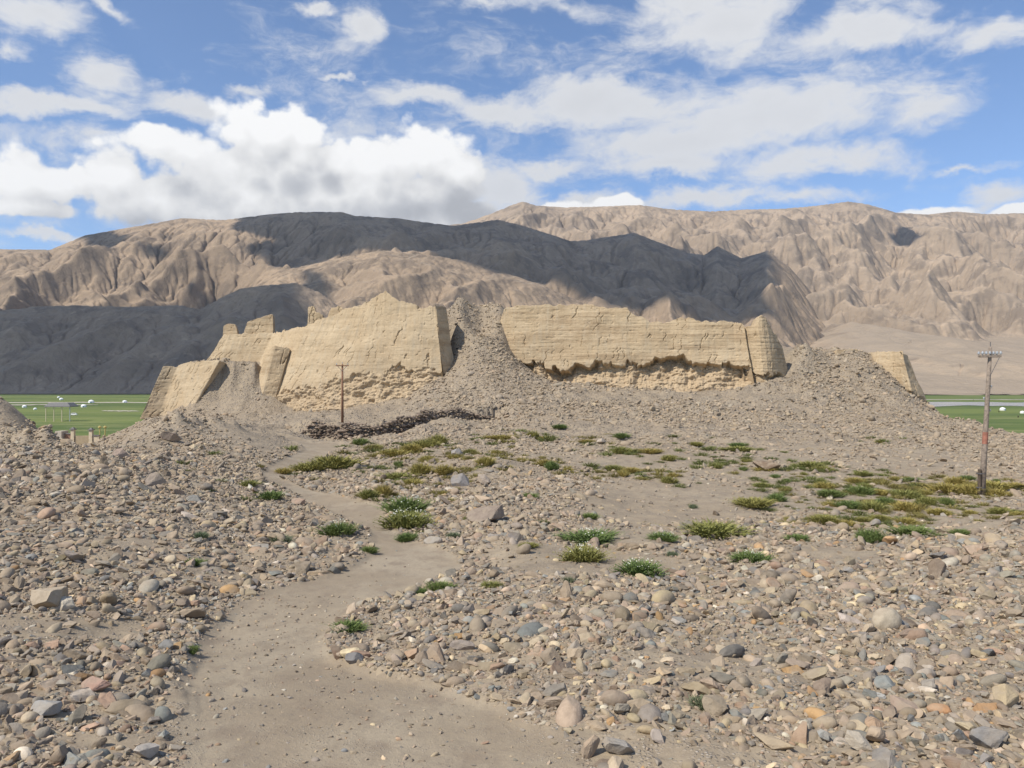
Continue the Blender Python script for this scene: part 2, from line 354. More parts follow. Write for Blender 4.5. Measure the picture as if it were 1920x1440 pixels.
# ------------------------------------------------------------------ terrain heights
PXC = np.array([-2500, -900, -300, 0, 150, 300, 450, 600, 750, 900, 1050, 1200, 1350, 1500, 1650, 1800, 1920, 2300, 3000, 4500], float)
ROWS = {   # distance : heights at the columns above
    3:   [1.9] * 20,
    7:   [1.8, 1.8, 1.75, 1.70, 1.65, 1.62, 1.6, 1.6, 1.6, 1.6, 1.62, 1.65, 1.65, 1.62, 1.6, 1.6, 1.6, 1.6, 1.6, 1.6],
    10:  [1.9, 1.9, 1.8, 1.65, 1.55, 1.42, 1.32, 1.3, 1.3, 1.32, 1.40, 1.46, 1.45, 1.40, 1.4, 1.42, 1.45, 1.5, 1.5, 1.5],
    15:  [2.1, 2.1, 1.9, 1.50, 1.35, 1.12, .92, .88, .88, 1.0, 1.12, 1.1, 1.0, .95, .95, 1.0, 1.05, 1.2, 1.3, 1.3],
    20:  [2.4, 2.4, 2.2, 1.75, 1.60, 1.25, .85, .60, .58, .62, .72, .68, .60, .60, .66, .80, .95, 1.2, 1.3, 1.3],
    28:  [2.6, 2.6, 2.5, 2.10, 1.85, 1.35, .80, .40, .42, .55, .45, .22, .12, .10, .10, .12, .15, .5, .8, .8],
    38:  [3.0, 3.0, 2.6, 2.10, 1.90, 1.50, .90, .30, .42, .55, .30, .02, -.05, -.1, -.2, -.22, -.22, 0, .2, .2],
    50:  [3.5, 3.5, 2.5, .80, .40, 1.80, 1.10, .15, .25, .40, .20, .05, 0, -.05, -.15, -.2, -.2, -.2, 0, 0],
    65:  [6.5, 6.5, 6.2, 3.70, -.9, 1.90, 1.30, .00, .05, .2, .1, .05, 0, 0, -.1, -.25, -.4, -.8, -1, -1],
    80:  [5, 5, 5.0, 1.50, -3.0, .50, .55, -.7, -.3, .15, .15, .1, .1, .05, -.1, -.4, -.8, -2, -3, -3],
    95:  [0, 0, 0, -2.5, -4.4, -1.1, .1, .4, .5, .5, .9, .7, .7, .7, .3, -.4, -1.25, -3.5, -5, -5],
    108: [-5, -5, -5, -5, -4.8, -.8, .2, .7, 1.9, 3.4, 3.0, 2.6, 2.6, 2.7, 1.9, -.2, -2.2, -6, -8, -8],
    120: [-7, -7, -7, -6, -4.8, -.2, .3, .8, 2.6, 7.8, 4.9, 4.0, 3.8, 5.2, 4.8, -1.3, -4.5, -9, -10, -10],
    132: [-9, -9, -9, -8, -5.5, -.6, 6.0, 1.6, 3.4, 14.3, 5.0, 4.4, 4.2, 10.2, 9.0, -4, -7, -11, -12, -12],
    142: [-10, -10, -10, -9, -6.5, -1, 8.4, 10, 16.5, 18.6, 16.5, 13, 12, 11.2, 9.4, -6, -9, -13, -14, -14],
    160: [-12, -12, -12, -11, -8, -3, 8, 14, 17, 17.5, 16, 14, 12, 10.5, 7, -9, -12, -15, -16, -16],
    185: [-15, -15, -15, -13, -11, -7, 2, 8, 12, 12, 12, 10, 8, 4, -2, -13, -15, -17, -18, -18],
    240: [-19, -19, -19, -18, -17, -15, -12, -8, -6, -6, -6, -8, -10, -12, -15, -18, -19, -20, -21, -21],
    330: [-24] * 20, 430: [-25] * 20, 60000: [-25] * 20}
_D = np.log(np.array(list(ROWS.keys()), float)); _Z = np.array(list(ROWS.values()), float)
def cubic1(xk, X):
    """monotone-ish cubic weights: returns idx, hermite basis"""
    i = np.clip(np.searchsorted(xk, X) - 1, 0, len(xk) - 2); h = xk[i + 1] - xk[i]; t = np.clip((X - xk[i]) / h, 0, 1); return i, t, h
def slopes(xk, Z, axis):
    Z = np.moveaxis(Z, axis, 0); h = np.diff(xk)[:, None]; d = np.diff(Z, axis=0) / h; m = np.zeros_like(Z)
    a, b = d[:-1], d[1:]; same = (a * b) > 0; hm = np.where(same, 2 * a * b / np.where(same, a + b, 1), 0)
    m[1:-1] = .75 * hm + .25 * (a + b) / 2; m[0] = d[0]; m[-1] = 0
    return np.moveaxis(m, 0, axis)
_Mx = slopes(PXC, _Z, 1)
def base_z(x, y):
    yy = np.maximum(y, 3.0); px = np.clip(960 + F * x / yy, PXC[0], PXC[-1]); ld = np.clip(np.log(yy), _D[0], _D[-1])
    i, t, h = cubic1(PXC, px); h00 = 2 * t**3 - 3 * t**2 + 1; h10 = t**3 - 2 * t**2 + t; h01 = -2 * t**3 + 3 * t**2; h11 = t**3 - t**2
    j = np.clip(np.searchsorted(_D, ld) - 1, 0, len(_D) - 2); s = np.clip((ld - _D[j]) / (_D[j + 1] - _D[j]), 0, 1)
    def row(jj):
        jj = np.clip(jj, 0, len(_D) - 1); return _Z[jj, i] * h00 + _Mx[jj, i] * h * h10 + _Z[jj, i + 1] * h01 + _Mx[jj, i + 1] * h * h11
    r0, r1, r2, r3 = row(j - 1), row(j), row(j + 1), row(j + 2)
    hd = _D[j + 1] - _D[j]; hp = np.maximum(_D[j] - _D[np.maximum(j - 1, 0)], 1e-3); hn = np.maximum(_D[np.minimum(j + 2, len(_D) - 1)] - _D[j + 1], 1e-3)
    d0, d1, d2 = (r1 - r0) / hp, (r2 - r1) / hd, (r3 - r2) / hn
    def hmean(a, b): sm = (a * b) > 0; return np.where(sm, 2 * a * b / np.where(sm, a + b, 1), 0)
    m0 = hmean(d0, d1); m1 = hmean(d1, d2)
    return (2 * s**3 - 3 * s**2 + 1) * r1 + (s**3 - 2 * s**2 + s) * hd * m0 + (-2 * s**3 + 3 * s**2) * r2 + (s**3 - s**2) * hd * m1
# local humps: px, d, height, half-width px, half-depth m
HUMPS = [(85, 36.5, .55, 18, .8), (130, 35.5, .12, 14, .7), (45, 36, .4, 16, .7), (10, 37, .5, 22, .8), (165, 34.8, .1, 12, .6), (215, 33.5, .35, 14, .7), (330, 56, .6, 16, 1), (365, 58, .5, 14, 1), (400, 60, .55, 18, 1.2), (440, 61, .45, 14, 1), (300, 55, .4, 14, 1),
         (60, 37, .55, 75, 2.0), (140, 36, .12, 40, 1.6), (10, 34, .3, 60, 1.5), (215, 31, .35, 45, 1.6), (330, 57, .75, 40, 3), (420, 60, .6, 50, 2.5), (290, 34, .5, 26, 1.2), (310, 47, .5, 22, 1.5), (240, 45, .3, 60, 3),
         (170, 33, -.45, 22, .8), (325, 44, -.4, 18, .9), (30, 31, -.3, 30, .9),
         (858, 134, 3.6, 20, 5), (940, 134, 3.0, 20, 5), (902, 134, -.8, 14, 6), (885, 137.5, .8, 40, 2.5), (395, 137, 3.2, 34, 6), (1575, 131, .4, 50, 4), (1503, 129, .8, 22, 4), (905, 43, .55, 90, 3.5), (1060, 33, .35, 80, 2.5), (930, 28.5, .3, 90, 2.2), (950, 21.5, .22, 60, 1.2), (1240, 22.3, .18, 130, 1.2),
         (1400, 25.5, .2, 120, 1.5), (1880, 24, .35, 90, 2.0), (1700, 24, .12, 160, 1.5), (640, 24, .2, 60, 1.5), (560, 20, .15, 80, 1.5), (760, 14.2, .18, 110, .8),
         (880, 12.3, .16, 120, .8), (690, 34, .25, 60, 3), (640, 43, .3, 90, 3), (1440, 118, 1.0, 60, 3), (1530, 112, 1.2, 40, 3), (1350, 101, .5, 120, 4), (1250, 92, .35, 100, 3), (1590, 104, .8, 50, 3),
         (1000, 104, .8, 60, 3), (1660, 98, .6, 70, 3), (900, 126, 1.0, 25, 3), (1510, 128, 1.2, 22, 2.5), (1600, 124, .8, 30, 3), (1640, 131, .5, 30, 2)]
# stone retaining wall line (foot) : px, foot py, d
RW = [(566, 818, 86), (600, 824, 85.5), (650, 828, 85), (700, 825, 86), (745, 816, 88.5), (790, 801, 92), (840, 791, 95.5), (885, 788, 99), (925, 788, 102)]
def rough_amp(px, y): return 1.0
def path_tbl():
    return PATH_D
def terrain(x, y, micro=True):
    x = np.asarray(x, float); y = np.asarray(y, float); z = base_z(x, y)
    yy = np.maximum(y, 3.0); px = 960 + F * x / yy
    for (cx, cd, h, wx, wd) in HUMPS: z = z + h * np.exp(-((px - cx) / wx) ** 2 - ((y - cd) / wd) ** 2)
    # ground held back behind the dry-stone wall
    rw = np.array(RW, float); dl = np.interp(px, rw[:, 0], rw[:, 2]); inside = sstep(rw[0, 0] - 25, rw[0, 0], px) * (1 - sstep(rw[-1, 0], rw[-1, 0] + 40, px))
    footz = np.interp(px, rw[:, 0], [W3(*r)[2] for r in RW])
    k = inside * sstep(-7, -1, y - dl) * (1 - sstep(.6, 1.0, y - dl)); z = z + k * (footz - z)
    topz = footz + 1.6 * (1 - .8 * sstep(.5, .98, (px - 566) / 359)); k2 = inside * sstep(.6, 1.1, y - dl) * (1 - sstep(5, 14, y - dl)); z = z + k2 * (np.maximum(z, topz) - z)
    z = fort_fill(px, y, z)
    m = path_mask(px, y) if micro else 0
    amp = sstep(420, 150, y) * (1 - .85 * m)
    hill = sstep(55, 75, y)
    z = z + amp * (.10 * fbm(x / 3.1, y / 3.1, 3, 5) * (1 + 2.6 * hill) + .50 * hill * fbm(x / 7.5, y / 7.5, 3, 9))
    z = z + .24 * sstep(90, 104, y) * sstep(170, 140, y) * (ridged(x / 5.2, y / 3.4, 4, 311) - 1.1)
    if micro:
        z = z + amp * (.028 * fbm(x / .55, y / .55, 3, 15) + .10 * hill * fbm(x / 1.3, y / 1.3, 3, 25)) + .006 * m * fbm(x / .5, y / .5, 2, 41) * sstep(60, 30, y) - .05 * m * sstep(90, 60, y)
    return z
# fort walls: (px top, py top, px foot, py foot, depth of the foot); read left to right
WALL_LOW = [(306, 688, 262, 786, 127.8), (331, 686, 296, 782, 128.6), (334, 685, 302, 782, 128.6), (357, 679, 318, 782, 127.9), (384, 677, 337, 782, 127), (412, 676, 352, 784, 126), (415, 678, 356, 784, 126.6)]
WALL_MAIN = [(419, 629, 372, 700, 142), (432, 628, 400, 705, 141.5), (455, 626, 425, 712, 141), (513, 625, 462, 722, 140), (545, 617, 468, 795, 130), (572, 612, 500, 800, 127), (610, 596, 530, 797, 125.5), (655, 578, 575, 785, 124), (690, 565, 620, 772, 123),
             (705, 556, 660, 768, 122.4), (722, 547, 700, 762, 122), (745, 563, 725, 758, 121.7), (763, 567, 745, 752, 121.5), (792, 577, 780, 745, 121.2), (816, 573, 834, 738, 121)]
WALL_TOWER = [(816, 573, 834, 738, 121), (828, 574, 845, 730, 123), (837, 575, 857, 720, 124.4)]
WALL_RIGHT = [(938, 600, 940, 690, 130), (946, 580, 955, 700, 129), (960, 574, 975, 722, 128), (1000, 573, 1004, 738, 127), (1040, 571, 1040, 742, 126.2), (1111, 571, 1111, 742, 125), (1120, 576, 1120, 742, 124.8), (1176, 579, 1176, 744, 124), (1184, 588, 1184, 744, 123.9),
              (1205, 596, 1205, 745, 123.6), (1222, 603, 1222, 745, 123.4), (1245, 605, 1245, 746, 123.1), (1262, 599, 1262, 747, 122.9), (1275, 595, 1275, 747, 122.7), (1292, 597, 1292, 747, 122.5), (1304, 602, 1304, 747, 122.3), (1374, 604, 1384, 748, 121.4), (1388, 606, 1404, 748, 121), (1394, 612, 1420, 748, 120.6)]
WALL_CORNER = [(1386, 616, 1400, 744, 122.0), (1402, 614, 1422, 744, 121.0), (1416, 611, 1432, 746, 120.1), (1421, 598, 1436, 748, 119.8), (1429, 592, 1446, 748, 119.8), (1437, 597, 1456, 746, 120.2), (1446, 614, 1466, 744, 121), (1456, 630, 1477, 738, 122.4), (1466, 650, 1488, 732, 124)]
WALL_EAST = [(1645, 659, 1640, 700, 127.5), (1672, 659, 1690, 742, 125), (1692, 660, 1714, 762, 122.5), (1703, 666, 1745, 772, 125)]
def wall_pts(tbl, lean=.22):
    out = []
    for (pt, yt, pb, yb, d) in tbl:
        bx, by, bz = W3(pb, yb, d); h = (yb - yt) / F * d; dt = d + h * lean; tx, ty, tz = W3(pt, yt, dt); out.append((bx, by, bz, tx, ty, tz))
    return np.array(out)
def fort_fill(px, y, z):
    kk = sstep(348, 364, px) * (1 - sstep(474, 500, px)) * (1 - sstep(143, 150, y)); xw = (px - 960) / F * y
    zf = .5 + 1.5 * np.clip(y - 125.2 + .45 * fbm(xw / 2.2, y / 3.0, 3, 71), 0, 5.4) + .3 * fbm(xw / 1.4, y / 1.4, 3, 72); z = z + kk * (np.maximum(z, zf) - z) * sstep(124, 125.5, y)
    for tbl, drop, off in ((WALL_MAIN, 1.4, 0), (WALL_RIGHT, .8, 0), (WALL_CORNER, 1.2, 0), (WALL_LOW, .9, 0)):
        P = wall_pts(tbl); pt = np.array([t[0] for t in tbl], float)
        o = np.argsort(pt); pt = pt[o]; P = P[o]
        yw = np.interp(px, pt, P[:, 4]); zt = np.interp(px, pt, P[:, 5])
        if tbl is WALL_MAIN: zt = np.minimum(zt, np.interp(px, [419, 513, 600, 700, 830], [13.5, 13.6, 15.2, 17.2, 17.3]))
        if tbl is WALL_CORNER: zt = np.minimum(zt, 13.2)
        e = 4 if tbl is not WALL_LOW else 8
        k = sstep(pt[0] + 1, pt[0] + e + 1, px) * (1 - sstep(pt[-1] - e, pt[-1] + 2, px)) * sstep(.3, 1.3, y - yw)
        far = 1 - sstep(8, 30, y - yw) if tbl is not WALL_LOW else 1 - sstep(3, 10, y - yw)
        z = z + k * far * (np.maximum(z, zt - drop) - z)
    return z
# trodden path: py on the ground, left px, right px
PATH_PY = [(1500, 330, 1150), (1440, 350, 1085), (1400, 352, 1045), (1370, 352, 1005), (1330, 350, 940), (1290, 345, 850), (1262, 348, 800), (1245, 352, 700), (1225, 362, 625), (1200, 378, 606), (1175, 398, 618), (1150, 425, 650), (1130, 455, 700), (1110, 500, 750), (1095, 545, 790), (1075, 620, 835),
           (1055, 670, 870), (1035, 695, 845), (1015, 702, 790), (1000, 695, 755), (985, 672, 728), (965, 640, 718), (948, 600, 716), (935, 565, 650), (920, 535, 590), (905, 500, 560), (893, 488, 530), (880, 500, 560), (865, 535, 600), (852, 560, 612), (843, 572, 622), (835, 560, 640), (826, 520, 640)]
PATH_D = None
def path_mask(px, y):
    if PATH_D is None: return np.zeros_like(px)
    wob = 9 * fbm(px / 60.0, y * 1.3, 3, 77) * np.clip(14 / np.maximum(y, 7), .2, 1.4)
    L = np.interp(y, PATH_D[:, 0], PATH_D[:, 1]) + wob; R = np.interp(y, PATH_D[:, 0], PATH_D[:, 2]) + wob * .8
    s = np.clip(300 / np.maximum(y, 4), 1.5, 42)
    return sstep(-s, s, px - L) * sstep(-s, s, R - px) * (y < PATH_D[-1, 0]) * (y > 2)
_ds = np.exp(np.linspace(np.log(4.5), np.log(200), 900))
def hit(px, py):
    """first point of the ground seen at this spot"""
    x = (px - 960) / F * _ds; zl = CAMZ - (py - 720) / F * _ds; z = terrain(x, _ds, False); k = np.argmax(z >= zl)
    if not (z >= zl).any(): k = len(_ds) - 1
    if k > 0:
        e0 = zl[k - 1] - z[k - 1]; e1 = zl[k] - z[k]; t = e0 / (e0 - e1 + 1e-9); d = _ds[k - 1] + (_ds[k] - _ds[k - 1]) * min(max(t, 0), 1)
    else: d = _ds[0]
    return d
pd = []
for (py, l, r) in PATH_PY:
    d = hit((l + r) / 2, py); pd.append((d, l, r))
pd.sort(); PATH_D = np.array(pd)
def ground_at(px, py):
    d = hit(px, py); x = (px - 960) / F * d; return Vector((x, d, float(terrain(np.array([x]), np.array([d]))[0])))
def zat(x, y): return float(terrain(np.array([x]), np.array([y]))[0])

# ------------------------------------------------------------------ ground sheet (ground, path, valley grass share one grid)
def build_ground():
    ys = [-2.6]
    while ys[-1] < 16000:
        y = ys[-1]; r = .0058 if y < 30 else (.0066 if y < 165 else .022); ys.append(y + r * (y + 3.0) + (.004 if y < 4 else 0))
    ys = np.array(ys); a = np.linspace(-1, 1, 1500); a = np.sign(a) * (np.abs(a) * .98 + 1.6 * np.abs(a) ** 9)
    X = a[None, :] * (ys[:, None] + 3.0); Y = np.repeat(ys[:, None], len(a), 1); Z = terrain(X, Y)
    V = np.stack([X, Y, Z], -1).reshape(-1, 3); Fc = grid_faces(len(ys), len(a))
    cx = V[Fc].mean(1); px = 960 + F * cx[:, 0] / np.maximum(cx[:, 1], 3)
    isp = (path_mask(px, cx[:, 1]) > .5) & (cx[:, 1] > 3)
    edge = 290 + 25 * fbm(cx[:, 0] / 60, cx[:, 1] / 60, 3, 8); isg = (cx[:, 1] > edge) & (cx[:, 2] < -14)
    for name, sel, mat in (('ground', ~isp & ~isg, M_GROUND), ('path', isp, M_PATH), ('grassland', isg, M_GRASSLAND)):
        f = Fc[sel]; u, inv = np.unique(f, return_inverse=True)
        o = mesh_np(name, V[u], inv.reshape(-1, 4), mat); tag(o, kind='structure')
build_ground()

# ------------------------------------------------------------------ mountains
SK_B = [(-2500, 520), (-600, 480), (-200, 472), (0, 467), (95, 468), (125, 455), (160, 441), (250, 425), (340, 409), (420, 412), (500, 402), (560, 397), (640, 397), (665, 404), (700, 406), (740, 408), (780, 414), (850, 423), (900, 416), (932, 411), (970, 420), (1010, 432), (1070, 452), (1100, 450), (1190, 436), (1230, 452), (1290, 474), (1320, 478), (1345, 461), (1390, 484), (1440, 470), (1480, 500), (1550, 580), (1650, 700), (1750, 760), (5000, 760)]
SK_F = [(-2500, 560), (300, 520), (700, 440), (870, 418), (925, 398), (960, 384), (980, 377), (1005, 385), (1060, 388), (1120, 387), (1200, 384), (1260, 392), (1330, 396), (1400, 392), (1470, 391), (1540, 384), (1590, 377), (1625, 382), (1680, 398), (1740, 402), (1790, 396), (1850, 401), (1920, 399), (2400, 410), (3500, 430), (5000, 470)]
SK_E = [(-2500, 720), (330, 700), (400, 610), (450, 552), (520, 508), (600, 492), (660, 478), (720, 469), (760, 474), (820, 480), (880, 490), (950, 512), (1020, 535), (1100, 570), (1200, 600), (1320, 640), (1450, 700), (1600, 740), (5000, 745)]
SK_C = [(-2500, 640), (-600, 600), (-200, 588), (0, 582), (60, 575), (140, 572), (230, 575), (340, 572), (375, 580), (410, 560), (450, 541), (500, 534), (555, 530), (600, 548), (660, 590), (760, 640), (900, 690), (1100, 740), (5000, 745)]
def mtn(px, y, sky, Dc, d0, back, amp, seed, pw=1.0, spur=700.0):
    x = (px - 960) / F * y; Dv = Dc * (1 + .05 * perlin(px / 310.0, 0 * px + seed, seed))
    pys = interp(sky, px); hc = CAMZ + (720 - pys) / F * Dv + 25; t = (y - d0) / (Dv - d0)
    r = ridged(x / spur + .25 * fbm(x / 1400, y / 1400, 2, seed + 1), y / (spur * 1.8) + .2 * fbm(x / 1400, y / 1400, 2, seed + 2), 2, seed, .4)
    tf = np.clip(t, 0, 1); env = np.sin(np.pi * tf ** .8) ** .8
    carve = (r - .9) * amp + amp * .3 * fbm(x / 300, y / 300, 4, seed + 13, .5)
    front = hc * tf ** pw + carve * env * np.clip(hc / 500, .15, 1.3) + 7 * fbm(x / 40, y / 40, 3, seed + 31) * np.clip(tf * 6, 0, 1)
    lim = (CAMZ + (720 - pys) / F * y + 25) - (Dv - y) * .035
    front = np.where(t < 1, np.minimum(front, lim + .15 * np.minimum(front - lim, 0)), front)
    bk = hc - np.maximum(y - Dv, 0) * back + carve * .2 * sstep(0, 400, y - Dv)
    return np.where(t < 1, front, bk) - 25
def H_B(px, y): return mtn(px, y, SK_B, 6000, 3100, .5, 175, 21, 1.0, 760)
def H_F(px, y):
    z = mtn(px, y, SK_F, 8600, 4300, .4, 270, 51, .95, 900)
    x = (px - 960) / F * y
    fan = -27 + 265 * np.clip((y - 2250) / 2400, 0, 1.6) ** 1.25
    ax = (1620 - 960) / F * 4700; cone = 385 - np.hypot((x - ax) * .55, (y - 4900) * .27) * .62 + 14 * fbm(x / 300, y / 600, 3, 61)
    ax2 = (1990 - 960) / F * 4700; cone2 = 300 - np.hypot((x - ax2) * .55, (y - 4900) * .27) * .6
    fan = np.maximum(fan, np.maximum(cone, cone2)) * sstep(2200, 2900, y) + np.where(y < 2900, (1 - sstep(2200, 2900, y)) * -27, 0)
    fan = fan + 5 * fbm(x / 160, y / 420, 4, 63)
    s = 60.0 * sstep(2500, 3700, y) + 1; h = np.clip(.5 + .5 * (z - fan) / s, 0, 1); return fan + (z - fan) * h + s * h * (1 - h)
def H_E(px, y): return mtn(px, y, SK_E, 4300, 2700, .45, 85, 81, .9, 420)
def H_C(px, y): return mtn(px, y, SK_C, 3250, 2480, .45, 75, 91, .8, 300)
DIFF = .045; A0 = 700.0
def erode(X, Y, Z, iters, K, m=.5):
    """stream-power erosion on the sheet: cuts branching gullies"""
    r, c = Z.shape; Z = Z.copy(); n = r * c; idx = np.arange(n).reshape(r, c); area = np.abs(np.gradient(X, axis=1) * np.gradient(Y, axis=0)); hard = .10 + .90 * sstep(150, 420, Z) if Z.max() > 1700 else np.ones_like(Z)
    for it in range(iters):
        best = np.zeros((r, c)); rec = idx.copy(); dl = np.ones((r, c))
        for dy in (-1, 0, 1):
            for dx in (-1, 0, 1):
                if dx == 0 and dy == 0: continue
                ys = slice(max(0, -dy), r - max(0, dy)); yo = slice(max(0, dy), r + min(0, dy)); xs = slice(max(0, -dx), c - max(0, dx)); xo = slice(max(0, dx), c + min(0, dx))
                L = np.hypot(X[yo, xo] - X[ys, xs], Y[yo, xo] - Y[ys, xs]); s_ = (Z[ys, xs] - Z[yo, xo]) / L; b = s_ > best[ys, xs]
                best[ys, xs] = np.where(b, s_, best[ys, xs]); rec[ys, xs] = np.where(b, idx[yo, xo], rec[ys, xs]); dl[ys, xs] = np.where(b, L, dl[ys, xs])
        rec[0, :] = idx[0, :]; rl = rec.ravel().tolist(); order = np.argsort(Z.ravel(), kind='stable').tolist(); A = area.ravel().tolist()
        for i in reversed(order):
            j = rl[i]
            if j != i: A[j] += A[i]
        f = (K * hard.ravel() * np.maximum(np.array(A) - A0, 0) ** m / dl.ravel()).tolist(); z = Z.ravel().tolist()
        for i in order:
            j = rl[i]
            if j != i: z[i] = (z[i] + f[i] * z[j]) / (1 + f[i])
        Z = np.array(z).reshape(r, c)
        L_ = np.zeros_like(Z); L_[1:-1, 1:-1] = Z[:-2, 1:-1] + Z[2:, 1:-1] + Z[1:-1, :-2] + Z[1:-1, 2:] - 4 * Z[1:-1, 1:-1]; Z = Z + DIFF * L_
    return Z
def build_range(name, H, d0, d1, p0, p1, nc, nr, mat, K=.035, iters=6):
    ys = d0 * (d1 / d0) ** np.linspace(0, 1, nr); pxs = np.linspace(p0, p1, nc); PX, Y = np.meshgrid(pxs, ys); Z0 = H(PX, Y); XX = (PX - 960) / F * Y; Z = erode(XX, Y, Z0, iters, K); cr = np.argmax((Z0 - CAMZ) / Y, 0)[None, :]; ri = np.arange(nr)[:, None]
    wcr = np.exp(-((ri - cr) / 14.0) ** 2) * .75; Z = Z * (1 - wcr) + Z0 * wcr
    V = np.stack([(PX - 960) / F * Y, Y, Z], -1).reshape(-1, 3); Fc = grid_faces(nr, nc)
    keep = (V[Fc][:, :, 2] > -60).any(1); f = Fc[keep]; u, inv = np.unique(f, return_inverse=True)
    return tag(mesh_np(name, V[u], inv.reshape(-1, 4), mat), kind='structure')
build_range('foothill', H_C, 2300, 4300, -900, 1100, 800, 300, M_MTN_NEAR)
build_range('spur_hill', H_E, 2600, 5400, 250, 1550, 600, 340, M_MTN_MID)
build_range('mountain_range', H_B, 3000, 7600, -1000, 1720, 1150, 520, M_MTN_MID, .05, 8)
build_range('far_mountain_range', H_F, 2150, 10500, 500, 3000, 1150, 620, M_MTN_FAR, .065, 8)

# ------------------------------------------------------------------ clouds overhead, beyond the top of the frame, whose shadows lie on the range
def mtn_hit(px, py, lo=2300, hi=9500):
    ds = np.linspace(lo, hi, 1500); P = np.full_like(ds, px); z = np.maximum(np.maximum(H_B(P, ds), H_F(P, ds)), np.maximum(H_E(P, ds), H_C(P, ds)))
    zl = CAMZ + (720 - py) / F * ds; k = np.argmax(z >= zl); k = k if (z >= zl).any() else np.argmin(zl - z)
    d = ds[k]; return Vector(((px - 960) / F * d, d, CAMZ + (720 - py) / F * d))
m_cloud, Nc, bc, Pc = new_mat('cloud_white', 1.0); bc.inputs[0].default_value = (.9, .9, .9, 1); bc.inputs['Specular IOR Level'].default_value = 0
def build_cloud(poly3d, zc, cell, soft, seed, thick):
    pts = []
    for p in poly3d:
        t = (zc - p.z) / S.z; q = p + S * t; pts.append((q.x, q.y))
    P = np.array(pts); lo = P.min(0) - 500; hi = P.max(0) + 500
    xs = np.arange(lo[0], hi[0], cell); ys = np.arange(lo[1], hi[1], cell); X, Y = np.meshgrid(xs, ys)
    inside = np.zeros_like(X, bool); dist = np.full_like(X, 1e9)
    for i in range(len(P)):
        a = P[i]; b = P[(i + 1) % len(P)]; cond = (a[1] > Y) != (b[1] > Y)
        with np.errstate(divide='ignore', invalid='ignore'): xi = (b[0] - a[0]) * (Y - a[1]) / (b[1] - a[1] + 1e-12) + a[0]
        inside ^= cond & (X < xi)
        ab = b - a; t = np.clip(((X - a[0]) * ab[0] + (Y - a[1]) * ab[1]) / (ab @ ab + 1e-9), 0, 1)
        dist = np.minimum(dist, np.hypot(X - a[0] - ab[0] * t, Y - a[1] - ab[1] * t))
    sd = np.where(inside, dist, -dist) + soft * fbm(X / 420, Y / 420, 5, seed, .6)
    ok = sd > 0; th = np.sqrt(np.clip(sd, 0, 900)) * thick * (1 + .5 * fbm(X / 260, Y / 260, 4, seed + 3))
    r, c_ = X.shape; top = np.stack([X, Y, zc + np.maximum(th, 1)], -1).reshape(-1, 3); bot = np.stack([X, Y, zc - np.maximum(th, 1) * .22], -1).reshape(-1, 3)
    Fc = grid_faces(r, c_); k = ok.ravel()[Fc].all(1); f = Fc[k]
    V = np.concatenate([top, bot]); f2 = f[:, ::-1] + r * c_
    e = np.concatenate([f[:, [0, 1]], f[:, [1, 2]], f[:, [2, 3]], f[:, [3, 0]]]); key = np.sort(e, 1); _, idx, cnt = np.unique(key, axis=0, return_index=True, return_counts=True)
    be = e[idx[cnt == 1]]; side = np.stack([be[:, 1], be[:, 0], be[:, 0] + r * c_, be[:, 1] + r * c_], 1)
    A = np.concatenate([f, f2, side]); u, inv = np.unique(A, return_inverse=True)
    return tag(mesh_np('cloud', V[u], inv.reshape(-1, 4), m_cloud), kind='structure')
SH1 = [(470, 470), (455, 455), (500, 445), (430, 428), (425, 405), (520, 399), (640, 400), (800, 417), (930, 415), (1060, 452), (1190, 440), (1320, 480), (1345, 463), (1400, 488), (1440, 472), (1474, 470), (1478, 540), (1440, 580), (1390, 606), (1290, 590), (1240, 560), (1150, 575), (1090, 560), (1030, 525), (930, 512), (860, 486), (800, 468), (730, 462), (660, 472), (600, 484), (540, 492), (510, 500)]
pl = []
for i, (a_, b_) in enumerate(SH1):
    h = mtn_hit(a_, b_ + 4, 3000, 7000)
    if 4 <= i <= 15: h = h + Vector((0, 500, 120))       # reach over the crest
    pl.append(h)
build_cloud(pl, 3900, 34, 60, 5, 9)
SH2 = [(-900, 600), (-300, 588), (0, 580), (150, 571), (350, 571), (410, 558), (450, 538), (555, 527), (610, 545), (570, 560), (600, 600), (640, 640), (700, 742), (300, 738), (0, 738), (-900, 738)]
pl = [mtn_hit(a_, b_ + 3, 2300, 4500) + (Vector((0, 350, 40)) if b_ < 602 and i < 9 else Vector((0, -60, 0))) for i, (a_, b_) in enumerate(SH2)]
build_cloud(pl, 3700, 30, 30, 12, 8)
for k, blob in enumerate(([(250, 455), (300, 455), (320, 480), (270, 485)], [(1270, 415), (1300, 415), (1305, 428), (1270, 430)], [(1660, 430), (1700, 425), (1735, 437), (1715, 455), (1670, 452)], [(140, 448), (200, 432), (240, 440), (180, 462)])):
    build_cloud([mtn_hit(a_, b_, 3000, 9400) for a_, b_ in blob], 4300, 30, 45, 31 + k, 7)

